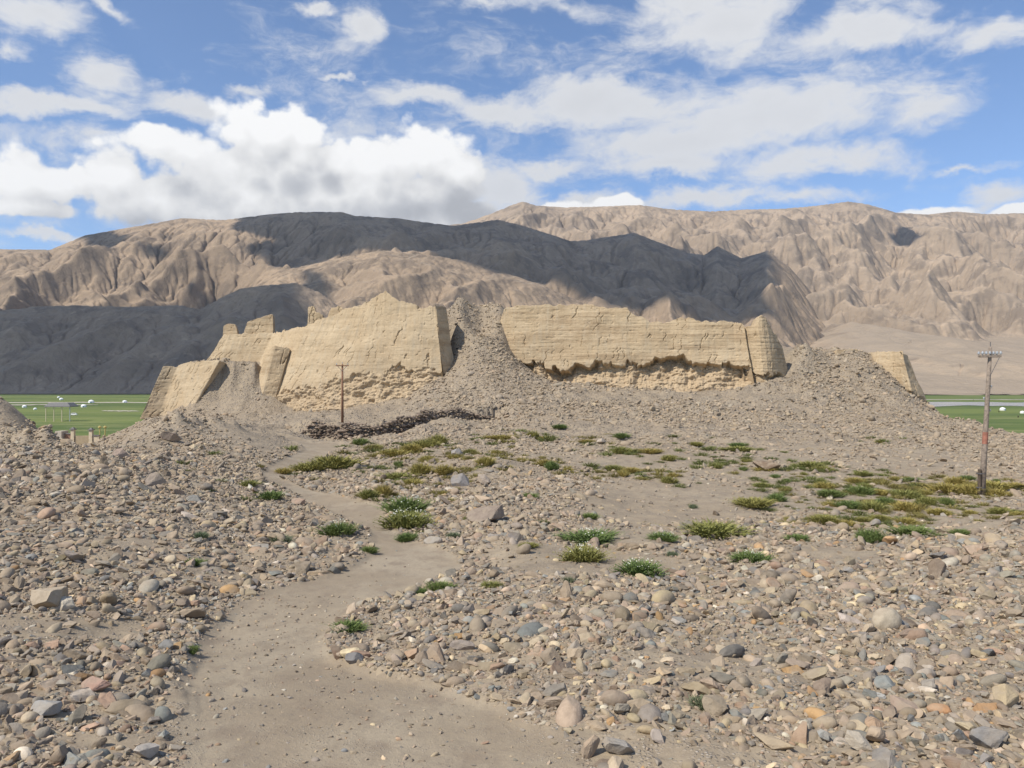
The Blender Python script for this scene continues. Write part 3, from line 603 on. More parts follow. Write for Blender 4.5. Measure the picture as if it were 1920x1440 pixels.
# ------------------------------------------------------------------ fort walls of rammed earth
def resample(P, step):
    seg = np.linalg.norm(np.diff(P[:, :3], axis=0), axis=1) * .5 + np.linalg.norm(np.diff(P[:, 3:], axis=0), axis=1) * .5
    s = np.concatenate([[0], np.cumsum(seg)]); n = max(4, int(s[-1] / step)); q = np.linspace(0, s[-1], n)
    return np.stack([np.interp(q, s, P[:, k]) for k in range(6)], 1), q, s
def wall_mesh(name, tbl, mat, ero=None, lean=.22, step=.10, vstep=.09, thick=2.4, seed=0, recess=1.3, shag=.5, parent=None, top_noise=.22, ends=True, slump=.6, cour=.6):
    """ero: list (px at foot, py of the lower edge of the sound face)"""
    P = wall_pts(tbl, lean); R, q, s = resample(P, step); n = len(R)
    B = R[:, :3].copy(); T = R[:, 3:].copy()
    T[:, 2] += top_noise * (fbm(q / 1.7, 0 * q, 4, seed + 1) + .35 * np.round(2 * perlin(q / .9, 0 * q, seed + 2)))
    H = (T - B)[:, 2]; nv = int(H.max() / vstep) + 2; v = np.linspace(0, 1, nv)
    G = B[None] + (T - B)[None] * v[:, None, None]          # (nv,n,3)
    # slight bulge of a battered face
    du = np.gradient(G, axis=1); dv = np.gradient(G, axis=0); N_ = np.cross(du, dv); N_ /= np.linalg.norm(N_, axis=2, keepdims=True) + 1e-9
    N_ *= np.sign(-(N_[..., 1:2])) if (N_[..., 1].mean() > 0) else 1
    U = np.repeat(q[None], nv, 0); ZZ = G[..., 2]
    # rammed courses with their joints, runnels, cracks
    zc = ZZ + .10 * fbm(U / 6, ZZ / 3, 3, seed + 4); zc = zc + .25 * perlin(ZZ / 1.4, U / 30, seed + 33); course = np.abs(((zc / .52) % 1) - .5) * 2
    groove = sstep(.80, .98, course) * np.clip(.55 + .9 * fbm(U / 2.2, np.floor(zc / .52) * 3.7, 3, seed + 5), 0, 1.2)
    run = fbm(U / .55, ZZ / 5.5, 4, seed + 6)
    crack = sstep(.045, .0, np.abs(perlin((U + .35 * fbm(ZZ / .9, U * 0, 3, seed + 8) - .25 * ZZ) / 1.7, ZZ / 16, seed + 7))) * sstep(.05, .3, perlin(U / 2.6, ZZ / 2.2, seed + 9))
    disp = -.075 * cour * groove + .022 * run + .045 * fbm(U / 1.9, ZZ / 1.1, 4, seed + 10) + .28 * fbm(U / 8, ZZ / 6, 2, seed + 11) - .34 * crack
    disp -= .09 * sstep(.42, .75, perlin(U / .8, ZZ / .5, seed + 12))      # putlog holes and spalls
    rz = np.zeros_like(U)
    if ero is not None:
        pxq = np.interp(q, s, [t[2] for t in tbl]); eyb = np.array(ero, float); ey = np.interp(pxq, eyb[:, 0], eyb[:, 1])
        ptq = np.interp(q, s, [t[0] for t in tbl]); dm = (B[:, 1] + T[:, 1]) / 2
        ez = CAMZ + (720 - ey) / F * (B[:, 1] + .3)
        jag = .9 * np.round(1.8 * perlin(q / 2.6, q * 0, seed + 20)) / 2 + .10 * fbm(q / .9, q * 0, 3, seed + 21)
        ez = ez + jag * shag; cr = sstep(.10, .0, np.abs(perlin(q / 6.3, q * 0 + 3, seed + 22))) * .45 * shag; ez = ez + cr
        below = ez[None] - ZZ + .30 * fbm(U / 1.6, ZZ / 1.2, 4, seed + 27); k = sstep(0, .30, below); rz = k
        hh = np.maximum(ez - B[:, 2], .5)[None]; tt = np.clip(below / hh, 0, 1)
        dep = recess * (1 + .6 * fbm(q / 3.5, q * 0, 3, seed + 23))[None] * (1 - tt ** 1.4 * (1 + slump))
        rough = .38 * fbm(U / 1.5, ZZ / .9, 5, seed + 24, .62) + .42 * fbm(U / 3.2, ZZ / 1.6, 3, seed + 25) + .06 * run
        disp = disp * (1 - k) + k * (-dep + rough)
    G = G + N_ * disp[..., None]
    # top goes back over the wall, then down behind
    tops = [G[-1] + np.array([0, f_ * thick, -.03 - .25 * f_ * f_])[None] + np.stack([0 * q, 0 * q, .12 * fbm(q / .6, q * 0 + f_ * 5, 3, seed + 30)], 1) for f_ in (.08, .25, .5, .75, 1.0)]
    backs = [tops[-1] + np.array([0, .3 * k_, 0])[None] - np.stack([0 * q, 0 * q, H * k_ * .98], 1) for k_ in (.2, .5, 1.0)]
    A = np.concatenate([G, np.array(tops), np.array(backs)], 0); rzA = np.concatenate([rz, np.zeros((8, n)) + .25], 0)
    r = A.shape[0]; Fc = grid_faces(r, n); V = A.reshape(-1, 3)
    fs = [Fc]
    if ends:
        # close the two ends with fans to the middle
        ex = []
        for c_ in (0, n - 1):
            cen = len(V); V = np.concatenate([V, A[:, c_].mean(0)[None]]); rzA = np.append(rzA.ravel(), .6)
            i = np.arange(r) * n + c_; nx = np.roll(i, -1); t = np.stack([i, nx, np.full(r, cen)], 1); ex.append(t if c_ == 0 else t[:, ::-1])
        fs.append(np.concatenate(ex))
    o = mesh_np(name, V, fs, mat, parent, attrs={'rough_zone': rzA.ravel()}); return o

ERO_MAIN = [(372, 720), (462, 790), (470, 770), (500, 735), (530, 727), (565, 722), (600, 712), (645, 703), (710, 697), (745, 685), (785, 692), (805, 690), (818, 700), (834, 696)]
ERO_RIGHT = [(940, 640), (955, 660), (975, 672), (1004, 681), (1020, 680), (1022, 690), (1052, 697), (1074, 692), (1078, 680), (1106, 689), (1110, 682), (1128, 676), (1144, 676), (1148, 687), (1172, 684), (1176, 676), (1195, 686), (1210, 678), (1232, 671), (1252, 668), (1282, 668), (1290, 683), (1304, 674), (1334, 679), (1362, 688), (1384, 690), (1404, 688)]
ERO_CORNER = [(1408, 690), (1424, 696), (1436, 702), (1456, 698), (1478, 706), (1488, 710)]
fort_label = {}
g = 'rammed earth walls of the ruined fort'
root = empty('fort_wall', W3(640, 790, 124)); root.location = (0, 0, 0)
wm = wall_mesh('wall_face', WALL_MAIN, M_EARTH_S, ERO_MAIN, seed=100, recess=.32, shag=.9, parent=root, slump=1.3, cour=.55, step=.085, vstep=.085)
tw = wall_mesh('tower_side', WALL_TOWER, M_EARTH, [(834, 700), (857, 705)], seed=140, recess=.4, shag=.6, parent=root, slump=.9, step=.07, vstep=.08, thick=3)
def block(name, quad, parent, seed, thick=1.1, lean=.05):
    """a stub of wall; quad = list of (pxtop,pytop,pxfoot,pyfoot,d)"""
    return wall_mesh(name, quad, M_EARTH, None, lean=lean, step=.07, vstep=.08, thick=thick, seed=seed, parent=parent, top_noise=.16)
block('parapet', [(419, 611, 417, 634, 144.0), (424, 608, 424, 634, 143.9), (441, 607, 443, 634, 143.6), (444, 618, 447, 634, 143.5)], root, 160)
block('parapet', [(463, 603, 454, 634, 143.2), (480, 597, 474, 634, 143.1), (505, 591, 500, 633, 143.0), (511, 590, 512, 632, 142.9)], root, 170)
block('parapet', [(576, 600, 572, 622, 133.4), (579, 576, 580, 620, 133.2), (590, 574, 592, 618, 133), (593, 584, 598, 616, 132.9), (605, 589, 607, 612, 132.8)], root, 180)
block('parapet', [(616, 583, 612, 606, 131.8), (621, 577, 622, 604, 131.7), (634, 575, 638, 602, 131.5), (642, 577, 650, 600, 131.4)], root, 185)
block('buttress', [(500, 662, 452, 796, 127.2), (512, 650, 472, 797, 125.9), (517, 648, 477, 797, 125.8), (530, 651, 488, 795, 126.15), (543, 655, 503, 790, 126.7)], root, 190, thick=2.5, lean=.34)
tag(root, 'long sloping tan earth wall with stubs of parapet, behind the small pole', 'wall', g)
o = wall_mesh('fort_wall', WALL_LOW, M_EARTH_S, [(262, 790), (304, 790), (352, 790)], seed=200, recess=.3, shag=.4, thick=2.2, slump=.5)
tag(o, 'low outer tan earth wall at the left foot of the fort above the green valley', 'wall', g)
rootR = empty('fort_wall', (0, 0, 0))
wall_mesh('wall_face', WALL_RIGHT, M_EARTH, ERO_RIGHT, seed=300, recess=1.9, shag=.9, parent=rootR, slump=.75, cour=1.1, lean=.17, step=.085, vstep=.085, thick=3)
wall_mesh('corner_tower', WALL_CORNER, M_EARTH, ERO_CORNER, seed=340, recess=1.2, shag=1.0, parent=rootR, slump=.6, cour=1.5, lean=.17, step=.07, vstep=.08, thick=3)
tag(rootR, 'broad tan banded earth wall with a deep dark undercut, right of the rubble gap', 'wall', g)
rootE = empty('fort_wall', (0, 0, 0))
wall_mesh('wall_face', WALL_EAST, M_EARTH, [(1640, 690), (1690, 728), (1714, 735), (1745, 750)], seed=400, recess=.5, shag=.7, parent=rootE, slump=.9, lean=.25, thick=3)
tag(rootE, 'short leaning tan end wall at the far right of the rubble hill', 'wall', g)
o = block('fort_wall', [(1568, 656, 1566, 676, 131), (1590, 655, 1590, 676, 131), (1608, 655, 1609, 674, 131)], None, 420, thick=1.5)
tag(o, 'tiny stub of tan earth wall standing on the rubble crest right of the corner tower', 'wall', g)

# ------------------------------------------------------------------ stones
def stone_proto(seed, sub=3, rounded=False):
    import bmesh
    r = np.random.default_rng(seed); bm = bmesh.new(); bmesh.ops.create_icosphere(bm, subdivisions=sub, radius=1)
    v = np.array([p.co[:] for p in bm.verts]); f = np.array([[q.index for q in p.verts] for p in bm.faces]); bm.free()
    base = v.copy(); k = 5 if rounded else r.integers(12, 20)
    for i in range(k):
        nrm = r.normal(size=3); nrm /= np.linalg.norm(nrm); off = r.uniform(.72, .95) if rounded else r.uniform(.36, .74)
        dd = v @ nrm - off; v = v - np.outer(np.maximum(dd, 0) * (.75 if rounded else 1.0), nrm)
    v += base * ((.05 if rounded else .03) * perlin(base[:, 0] * 2 + seed, base[:, 1] * 2 + base[:, 2] * 1.3, seed) + .02 * perlin(base[:, 0] * 6, base[:, 1] * 6 + base[:, 2] * 5, seed))[:, None]
    v *= np.array([r.uniform(1.0, 1.4), r.uniform(.7, 1.0), r.uniform(.45, .8)]) * 1.18
    return v, f
PROTOS = [stone_proto(50 + i, 3, i % 8 == 0) for i in range(16)]
PAL = [((.37, .305, .24), .33, 'tan'), ((.30, .245, .20), .20, 'brown'), ((.29, .265, .24), .17, 'grey'), ((.21, .20, .195), .07, 'dark grey'), ((.235, .245, .25), .05, 'blue-grey'),
       ((.46, .38, .27), .07, 'pale buff'), ((.36, .26, .20), .05, 'pinkish'), ((.42, .28, .155), .012, 'orange'), ((.53, .49, .43), .028, 'off-white'), ((.21, .17, .14), .03, 'dark brown')]
pw_ = np.array([p[1] for p in PAL]); pw_ /= pw_.sum()
# spots in the photograph where the ground is bare or thick with stones: px, py, rx, ry, change
BARE = [(1230, 945, 190, 45, -.95), (1150, 1055, 130, 22, -.8), (1010, 1040, 90, 25, -.85), (120, 1180, 200, 20, -.75), (420, 1060, 120, 16, -.25), (230, 1018, 80, 10, -.8), (900, 870, 330, 32, -.35), (700, 775, 190, 35, -.95), (560, 790, 120, 20, -.8), (420, 720, 60, 50, -.5),
        (1250, 810, 240, 14, -.5), (1060, 800, 160, 18, -.7), (1600, 930, 350, 55, -.62), (1350, 860, 260, 30, -.45), (380, 1330, 75, 110, -.9), (1300, 1240, 150, 45, -.5), (1500, 1260, 170, 30, -.35), (1180, 1400, 160, 40, -.55), (1400, 1420, 160, 22, -.6), (880, 1230, 60, 20, -.5), (1500, 830, 130, 14, -.4), (1730, 860, 90, 35, -.45),
        (530, 812, 120, 30, -1.0), (600, 838, 60, 12, -.6), (250, 820, 80, 22, -.6), (600, 770, 110, 22, -.7), (40, 768, 130, 24, -.97), (1150, 742, 260, 10, -.75), (1420, 742, 110, 9, -.6), (1700, 800, 40, 12, -.5), (1610, 790, 30, 22, -.5), (1480, 765, 60, 12, -.5), (1480, 800, 70, 10, -.6), (1220, 860, 80, 14, -.4), (1190, 1010, 90, 14, -.8), (1560, 1035, 120, 14, -.5), (1800, 970, 150, 18, -.75), (440, 730, 60, 50, -.4), (150, 1390, 130, 16, -.6),(110,1290,90,16,-.4),
        (770, 930, 90, 25, .1), (1010, 940, 90, 40, .5), (900, 980, 120, 40, .45), (650, 900, 130, 30, .35), (900, 760, 120, 50, .5), (940, 680, 40, 60, .6), (1150, 775, 230, 25, .45), (1430, 790, 130, 25, .4), (1560, 700, 90, 50, .4), (330, 850, 120, 50, .2), (100, 900, 160, 50, .3), (1450, 985, 110, 20, .4), (1880, 1030, 90, 30, .4), (300, 985, 200, 30, .4)]
def stone_density(px, py, x, y):
    d = np.full_like(px, .62) + .45 * sstep(60, 95, y) * fbm(x / 7, y / 11, 3, 231) + .30 * fbm(x / 2.6, y / 2.6, 4, 201) + .12 * fbm(x / .8, y / .8, 2, 205)
    for (cx, cy, rx, ry, a) in BARE: d = d + a * np.exp(-(((px - cx) / rx) ** 2 + ((py - cy) / ry) ** 2) ** 1.3)
    return np.clip(d, .03, 1.15)
def scatter(n, d0, d1, rmed, rsig, rmin, rmax, thr_edge, pathprob):
    y = np.sqrt(RNG.uniform(d0 ** 2, d1 ** 2, n)); px = RNG.uniform(-260, 2180, n) if d1 < 40 else RNG.uniform(-80, 2000, n); x = (px - 960) / F * y
    z = terrain(x, y); py = 720 + (CAMZ - z) / y * F
    den = stone_density(px, py, x, y); pm = path_mask(px, y); keep = RNG.uniform(0, 1.1, n) < np.where(pm > .4, pathprob, den)
    # none inside the fort, on the valley side, or on the walls
    keep &= ~((y > 133) & (z < 3)); keep &= z > -9
    r = np.clip(rmed * np.exp(RNG.normal(0, rsig, n)), rmin, rmax); r = np.where(pm > .4, np.minimum(r, .028), r)
    return x[keep], y[keep], z[keep], r[keep], px[keep], py[keep]
parts = [scatter(2600, 116, 131, .20, .45, .08, .55, 0, .0), scatter(1500, 88, 146, .27, .3, .15, .6, 0, .0), scatter(260, 18, 60, .19, .25, .12, .32, 0, .0), scatter(20000, 5.5, 16, .058, .46, .03, .17, 0, .0), scatter(90000, 5.5, 16, .022, .45, .009, .05, 0, .07), scatter(50000, 16, 42, .073, .45, .035, .25, 0, .0), scatter(90000, 16, 42, .035, .38, .018, .08, 0, .012),
         scatter(80000, 42, 80, .085, .45, .04, .32, 0, .0), scatter(130000, 80, 146, .115, .48, .06, .42, 0, .0)]
sx, sy, sz, sr, spx, spy = [np.concatenate([p[i] for p in parts]) for i in range(6)]
# keep the hill walls clean: drop stones standing on the fort's filled top behind its walls
def in_front(px, y):
    ok = np.ones_like(px, bool)
    for tbl in (WALL_MAIN, WALL_RIGHT, WALL_CORNER, WALL_LOW):
        P = wall_pts(tbl); pt = np.array([t[2] for t in tbl], float); ok &= ~((px > pt[0]) & (px < pt[-1]) & (y > np.interp(px, pt, P[:, 1]) - .4))
    return ok
k = in_front(spx, sy); sx, sy, sz, sr, spx, spy = sx[k], sy[k], sz[k], sr[k], spx[k], spy[k]
ns = len(sx)
# footslope next to the path keeps its larger stones
cidx = RNG.choice(len(PAL), ns, p=pw_); pal = np.array([p[0] for p in PAL]); tint = pal[cidx] * np.exp(RNG.normal(-.08, .20, (ns, 1))) * RNG.uniform(.97, 1.03, (ns, 3)) * np.array([1.03, .985, .88])
# dust evens the colours out with distance and on the slopes
fade = np.clip((sy - 14) / 70, 0, .62)[:, None]; tint = tint * (1 - fade) + np.array([.36, .285, .20]) * fade * RNG.uniform(.8, 1.25, (ns, 1))
vid = RNG.integers(0, len(PROTOS), ns); rot = np.stack([RNG.normal(0, .38, ns), RNG.normal(0, .38, ns), RNG.uniform(0, 6.283, ns)], 1)
scl = sr[:, None] * np.stack([RNG.uniform(.85, 1.35, ns), RNG.uniform(.8, 1.15, ns), RNG.uniform(.75, 1.2, ns)], 1)
sz = sz + scl[:, 2] * RNG.uniform(-.30, .42, ns)
app = sr / sy; vis = (spx > 5) & (spx < 1915) & (spy < 1436) & (spy > 780)
order = np.argsort(-np.where(vis, app, 0))[:286]; single = np.zeros(ns, bool); single[order] = True

# the named boulders
BOULD = [  # px, py, width px, height factor, tint, proto, label
    (925, 962, 66, .8, (.27, .215, .17), 14, 'big brown boulder alone on the stone heap right of the path bend'),
    (866, 902, 30, 1.0, (.27, .25, .235), 7, 'grey block of rock on the low mound, left of its squarish neighbour'),
    (908, 900, 34, .8, (.34, .28, .225), 9, 'squarish tan-grey rock on the low mound, right of the grey block'),
    (855, 850, 22, 1.0, (.28, .265, .25), 4, 'small grey boulder standing alone on bare ground above the low mound'),
    (1440, 874, 44, .55, (.20, .145, .10), 6, 'dark brown humped boulder fringed with grass on the flat before the hill'),
    (1663, 1166, 46, .95, (.46, .39, .29), 0, 'largest smooth cream boulder among the stones at the right'),
    (1692, 1170, 26, .95, (.22, .235, .25), 5, 'rounded blue-grey stone touching the large cream boulder'),
    (86, 1124, 86, .62, (.39, .32, .235), 11, 'long brownish slab of rock leaning beside a pale block, left edge'),
    (122, 1132, 50, .8, (.50, .44, .35), 2, 'pale block of rock lying against the long brownish slab'),
    (290, 898, 44, .9, (.33, .27, .215), 13, 'tan boulder with dark shaded side on the left rubble heap'),
    (225, 848, 34, .8, (.37, .28, .22), 13, 'pinkish tan boulder on top of the left rubble heap'),
    (1105, 1402, 42, 1.2, (.36, .27, .19), 1, 'upright wedge-shaped rock at the bottom edge right of the path'),
    (1160, 1400, 60, .7, (.33, .30, .26), 12, 'flat grey rock lying right of the upright wedge-shaped rock'),
    (188, 1283, 60, .62, (.42, .27, .205), 10, 'smooth pinkish oval cobble left of the path, near the bottom left'),
    (95, 1326, 52, .9, (.33, .33, .32), 14, 'angular light grey stone in the bottom left corner'),
    (272, 1406, 62, .8, (.42, .38, .33), 15, 'large pale grey cobble at the left edge of the path, bottom left'),
    (1855, 1382, 56, .95, (.24, .225, .21), 6, 'big dark grey stone in the bottom right corner'),
    (1265, 1165, 24, .7, (.48, .43, .37), 5, 'small off-white oval stone in the middle of the right stone field'),
    (1762, 1330, 34, .55, (.48, .27, .14), 0, 'flat orange stone near the bottom right corner'),
    (1610, 1395, 62, .75, (.43, .37, .29), 9, 'pale buff angular rock near the bottom right, left of a grey one'),
    (862, 1205, 46, .8, (.33, .28, .24), 3, 'grey-brown block at the edge of the stones right of the path'),
    (668, 1230, 30, .8, (.21, .20, .195), 7, 'dark grey stone at the left tip of the stones right of the path'),
    (742, 1235, 36, .8, (.36, .285, .22), 5, 'rounded tan stone just right of the dark grey tip stone'),
    (1126, 828, 18, .8, (.45, .38, .30), 4, 'small pale boulder on the bare flat before the fort wall'),
    (565, 940, 24, .9, (.38, .27, .20), 14, 'reddish stone on the left edge of the narrow path'),
    (320, 818, 40, .7, (.34, .27, .215), 12, 'large tan rock with a dark hollow beside it on the far left heap')]
bx_ = []
def proto_mesh(i, sub=4):
    v, f = stone_proto(50 + i, sub, i % 8 == 0); o = mesh_np('stone', v, f, M_STONE, smooth=i % 8 == 0, link=False); me = o.data; bpy.data.objects.remove(o); return me
HI = {}
def hi_mesh(i):
    if i not in HI: HI[i] = proto_mesh(i)
    return HI[i]
for (px, py, wpx, hf, tn, pi, lab) in BOULD:
    d = hit(px, py + wpx * hf * .3); x = (px - 960) / F * d; r = wpx / F * d / 2 / 1.1; z = zat(x, d)
    o = bpy.data.objects.new('boulder', hi_mesh(pi)); COL.objects.link(o); o.location = (x, d, z + r * hf * .62); o.scale = (r * 1.05, r, r * hf * 1.6)
    o.rotation_euler = (random.uniform(-.15, .15), random.uniform(-.15, .15), random.uniform(-.3, .3)); o.color = (*tn, 1)
    tag(o, lab, 'boulder', 'larger rocks that stand out among the stones'); bx_.append((x, d, r))
bxa = np.array(bx_)
dm = np.min(np.hypot(sx[:, None] - bxa[None, :, 0], sy[:, None] - bxa[None, :, 1]) - bxa[None, :, 2] * .95 - sr[:, None] * .5, axis=1)
alive = dm > 0; single &= alive
# single cobbles, each labelled from how it looks and where it lies
cobs = np.where(single)[0]
def zone(px, py):
    if px < 700 and py > 1240: return 'left of the path in the bottom left corner' if px < 180 else 'along the left edge of the path near the bottom'
    if px < 720 and py > 1090: return 'left of the path at mid foreground' if px > 200 else 'near the pale block at the left edge'
    if px < 720: return 'on the left rubble field beyond the pale block'
    if py > 1340: return ('in the bottom right corner' if px > 1700 else 'at the bottom edge right of centre' if px > 1380 else 'beside the upright wedge-shaped rock')
    if py > 1240: return ('at the right edge below the cream boulder' if px > 1700 else 'in the stone field below the cream boulder' if px > 1400 else 'in the bare dusty patch of the right stone field' if px > 1130 else 'where the stones meet the wide path')
    if py > 1150: return ('beside the large cream boulder' if px > 1500 else 'in the middle of the right stone field' if px > 1100 else 'at the left tip of the right stone field')
    return ('on the heap at the far right' if px > 1500 else 'below the row of green bushes' if px > 1000 else 'near the path bend')
groups = {}
for i in cobs:
    b = scl[i]; asp = b[0] / b[1]; hgt = b[2] / b[1]
    shp = 'elongated' if asp > 1.4 else 'flat' if hgt < .82 else 'blocky' if vid[i] % 8 else 'rounded'
    groups.setdefault((PAL[cidx[i]][2], shp, zone(spx[i], spy[i])), []).append(i)
ORD = ['leftmost'] + [w_ + '-from-left' for w_ in 'second third fourth fifth sixth seventh eighth ninth tenth eleventh twelfth thirteenth fourteenth fifteenth sixteenth seventeenth eighteenth nineteenth twentieth'.split()]
for (cn, shp, zn), ids in sorted(groups.items()):
    ids.sort(key=lambda i: spx[i])
    for k_, i in enumerate(ids):
        o = bpy.data.objects.new('cobble', hi_mesh(int(vid[i]))); COL.objects.link(o)
        o.location = (sx[i], sy[i], sz[i]); o.rotation_euler = rot[i]; o.scale = scl[i]; o.color = (*tint[i], 1)
        lab = f'{shp} {cn} cobble {zn}'
        if len(ids) > 1: lab = f'{ORD[min(k_, 19)]} {shp} {cn} cobble {zn}'
        tag(o, lab, 'stone', 'larger cobbles lying on the stony ground')
def stuff_instances(name, mesh_list, P, R_, Sc, vidx, tint_, mat, label):
    pc = bpy.data.collections.new(name + '_shapes')
    for i, (v, f) in enumerate(mesh_list):
        pc.objects.link(mesh_np(f'{name}_shape', v, f, mat, smooth=i % 8 == 0, link=False))
    me = bpy.data.meshes.new(name); me.vertices.add(len(P)); me.vertices.foreach_set('co', P.astype(np.float32).ravel())
    for k_, a, t, fld_ in (('rot', R_, 'FLOAT_VECTOR', 'vector'), ('scl', Sc, 'FLOAT_VECTOR', 'vector'), ('vid', vidx, 'INT', 'value')):
        at = me.attributes.new(k_, t, 'POINT'); at.data.foreach_set(fld_, a.astype(np.int32 if t == 'INT' else np.float32).ravel())
    at = me.attributes.new('tint', 'FLOAT_COLOR', 'POINT'); at.data.foreach_set('color', np.concatenate([tint_, np.ones((len(P), 1))], 1).astype(np.float32).ravel())
    o = bpy.data.objects.new(name, me); COL.objects.link(o)
    g_ = bpy.data.node_groups.new(name, 'GeometryNodeTree'); g_.interface.new_socket('Geometry', in_out='INPUT', socket_type='NodeSocketGeometry'); g_.interface.new_socket('Geometry', in_out='OUTPUT', socket_type='NodeSocketGeometry')
    n = g_.nodes; l = g_.links; gi = n.new('NodeGroupInput'); go = n.new('NodeGroupOutput'); ip = n.new('GeometryNodeInstanceOnPoints')
    ci = n.new('GeometryNodeCollectionInfo'); ci.inputs['Collection'].default_value = pc; ci.inputs['Separate Children'].default_value = True; ci.inputs['Reset Children'].default_value = True
    def na(nm, dt): q = n.new('GeometryNodeInputNamedAttribute'); q.data_type = dt; q.inputs['Name'].default_value = nm; return q.outputs['Attribute']
    l.new(gi.outputs[0], ip.inputs['Points']); l.new(ci.outputs[0], ip.inputs['Instance']); ip.inputs['Pick Instance'].default_value = True
    l.new(na('vid', 'INT'), ip.inputs['Instance Index']); e2r = n.new('FunctionNodeEulerToRotation'); l.new(na('rot', 'FLOAT_VECTOR'), e2r.inputs[0]); l.new(e2r.outputs[0], ip.inputs['Rotation'])
    l.new(na('scl', 'FLOAT_VECTOR'), ip.inputs['Scale']); l.new(ip.outputs[0], go.inputs[0])
    md = o.modifiers.new('scatter', 'NODES'); md.node_group = g_
    tag(o, label, 'stones', kind='stuff'); return o
rest = alive & ~single
stuff_instances('loose_stones', PROTOS, np.stack([sx, sy, sz], 1)[rest], rot[rest], scl[rest], vid[rest], tint[rest], M_STONE_I, 'countless loose stones and rubble strewn over the ground and the fort hill')

# ------------------------------------------------------------------ dry-stone retaining wall
def stone_wall():
    rw = np.array(RW, float); P = []; R_ = []; Sc = []; T_ = []; V_ = []
    pts = np.array([W3(*r) for r in RW]); seg = np.hypot(*np.diff(pts[:, :2], axis=0).T); s = np.concatenate([[0], np.cumsum(seg)])
    vs = []; fs = []; off = 0; r = np.random.default_rng(5)
    for layer in range(11):
        q = -.2 + r.uniform(0, .2)
        while q < s[-1]:
            w = r.uniform(.15, .28); h = r.uniform(.13, .22); t = q / s[-1]
            x = np.interp(q, s, pts[:, 0]); y = np.interp(q, s, pts[:, 1]); z0 = np.interp(q, s, pts[:, 2])
            hgt = 1.75 * (1 - .55 * sstep(.55, 1, t)) * (1 - .4 * sstep(.06, 0, t)) + .55 * perlin(q / 2.6, 3.3)
            z = z0 - .1 + layer * .2 + r.normal(0, .07)
            if z - z0 < hgt:
                v, f = PROTOS[r.integers(0, 16)]; a = r.uniform(0, 6.28); ca, sa = math.cos(a), math.sin(a)
                vv = v * np.array([w, w * .9, h]) * 1.1; vv = np.stack([vv[:, 0] * ca - vv[:, 1] * sa, vv[:, 0] * sa + vv[:, 1] * ca, vv[:, 2]], 1)
                vs.append(vv + np.array([x, y + .25 + layer * .06 + r.normal(0, .16), z])); fs.append(f + off); off += len(v)
            q += w * 1.55
    o = mesh_np('stone_wall', np.concatenate(vs), np.concatenate(fs), M_WALLSTONE, smooth=False); return o
M_WALLSTONE = plain('dark_wall_stone', (.215, .165, .125), .9, .45, 2.3)
tag(stone_wall(), 'low dark dry-stone wall curving below the fort behind the path', 'stone wall')

# ------------------------------------------------------------------ plants
def clump(seed, n, wid, hgt, flowers):
    r = np.random.default_rng(seed); V = []; Fc = []; T = []; off = 0
    nb = n; a = r.uniform(0, 6.283, nb); rr = np.sqrt(r.uniform(0, 1, nb)) * .85; lob = 1 + .25 * np.sin(a * 3 + seed) + .15 * np.sin(a * 5 + seed * 2)
    bx = rr * np.cos(a) * lob; by = rr * np.sin(a) * lob; up = np.sqrt(np.clip(1 - rr ** 2 * .8, .05, 1)) * r.uniform(.45, 1.1, nb)
    for i in range(nb):
        ln = r.normal(0, .16, 2); d = np.array([bx[i] * .5 + ln[0] * 1.5, by[i] * .5 + ln[1] * 1.5, 0]); h = up[i] * .9
        p0 = np.array([bx[i] * .8, by[i] * .8, -.05]); w = r.uniform(.022, .05); ax = np.array([math.cos(a[i] + r.uniform(0, 3)), math.sin(a[i] + r.uniform(0, 3)), 0]) * w
        p1 = p0 + d * .45 + np.array([0, 0, h * .6]); p2 = p0 + d * 1.1 + np.array([0, 0, h])
        V += [p0 - ax * .6, p0 + ax * .6, p1 + ax, p1 - ax, p2]; Fc += [(off, off + 1, off + 2), (off, off + 2, off + 3), (off + 3, off + 2, off + 4)]
        T += [r.uniform(0, 1) ** 1.4] * 5; off += 5
        # little leaves up the stem
        for k_ in range(2):
            c_ = p0 + (p2 - p0) * r.uniform(.35, 1) + r.normal(0, .03, 3); u = r.normal(size=3); u /= np.linalg.norm(u); u *= r.uniform(.03, .065); v_ = np.cross(u, r.normal(size=3)); v_ /= np.linalg.norm(v_); v_ *= .022
            V += [c_ - u, c_ + v_, c_ + u, c_ - v_]; Fc += [(off, off + 1, off + 2), (off, off + 2, off + 3)]; T += [r.uniform(0, 1)] * 4; off += 4
    V = np.array(V) * np.array([wid, wid, hgt]); FV = []; FF = []; o2 = 0
    for k_ in range(flowers):
        aa = r.uniform(0, 6.283); q = math.sqrt(r.uniform(0, 1)) * .8; c_ = np.array([q * math.cos(aa) * wid, q * math.sin(aa) * wid, hgt * (math.sqrt(1 - q * q * .8) * r.uniform(.85, 1.1))]); s_ = r.uniform(.014, .028)
        for m_ in range(2):
            u = r.normal(size=3); u /= np.linalg.norm(u); v_ = np.cross(u, r.normal(size=3)); v_ /= np.linalg.norm(v_); FV += [c_ + (u + v_) * s_, c_ + (u - v_) * s_, c_ - (u + v_) * s_, c_ - (u - v_) * s_]; FF += [(o2, o2 + 1, o2 + 2), (o2, o2 + 2, o2 + 3)]; o2 += 4
    return V, np.array(Fc), np.array(T), FV, FF
ML_G = leaf_mat('green_leaves', ((.085, .125, .035), (.185, .245, .075), (.17, .19, .055)))
ML_O = leaf_mat('olive_ochre_leaves', ((.24, .20, .055), (.42, .32, .10), (.31, .28, .08)))
ML_D = leaf_mat('olive_green_leaves', ((.155, .165, .045), (.29, .285, .09), (.28, .23, .065)))
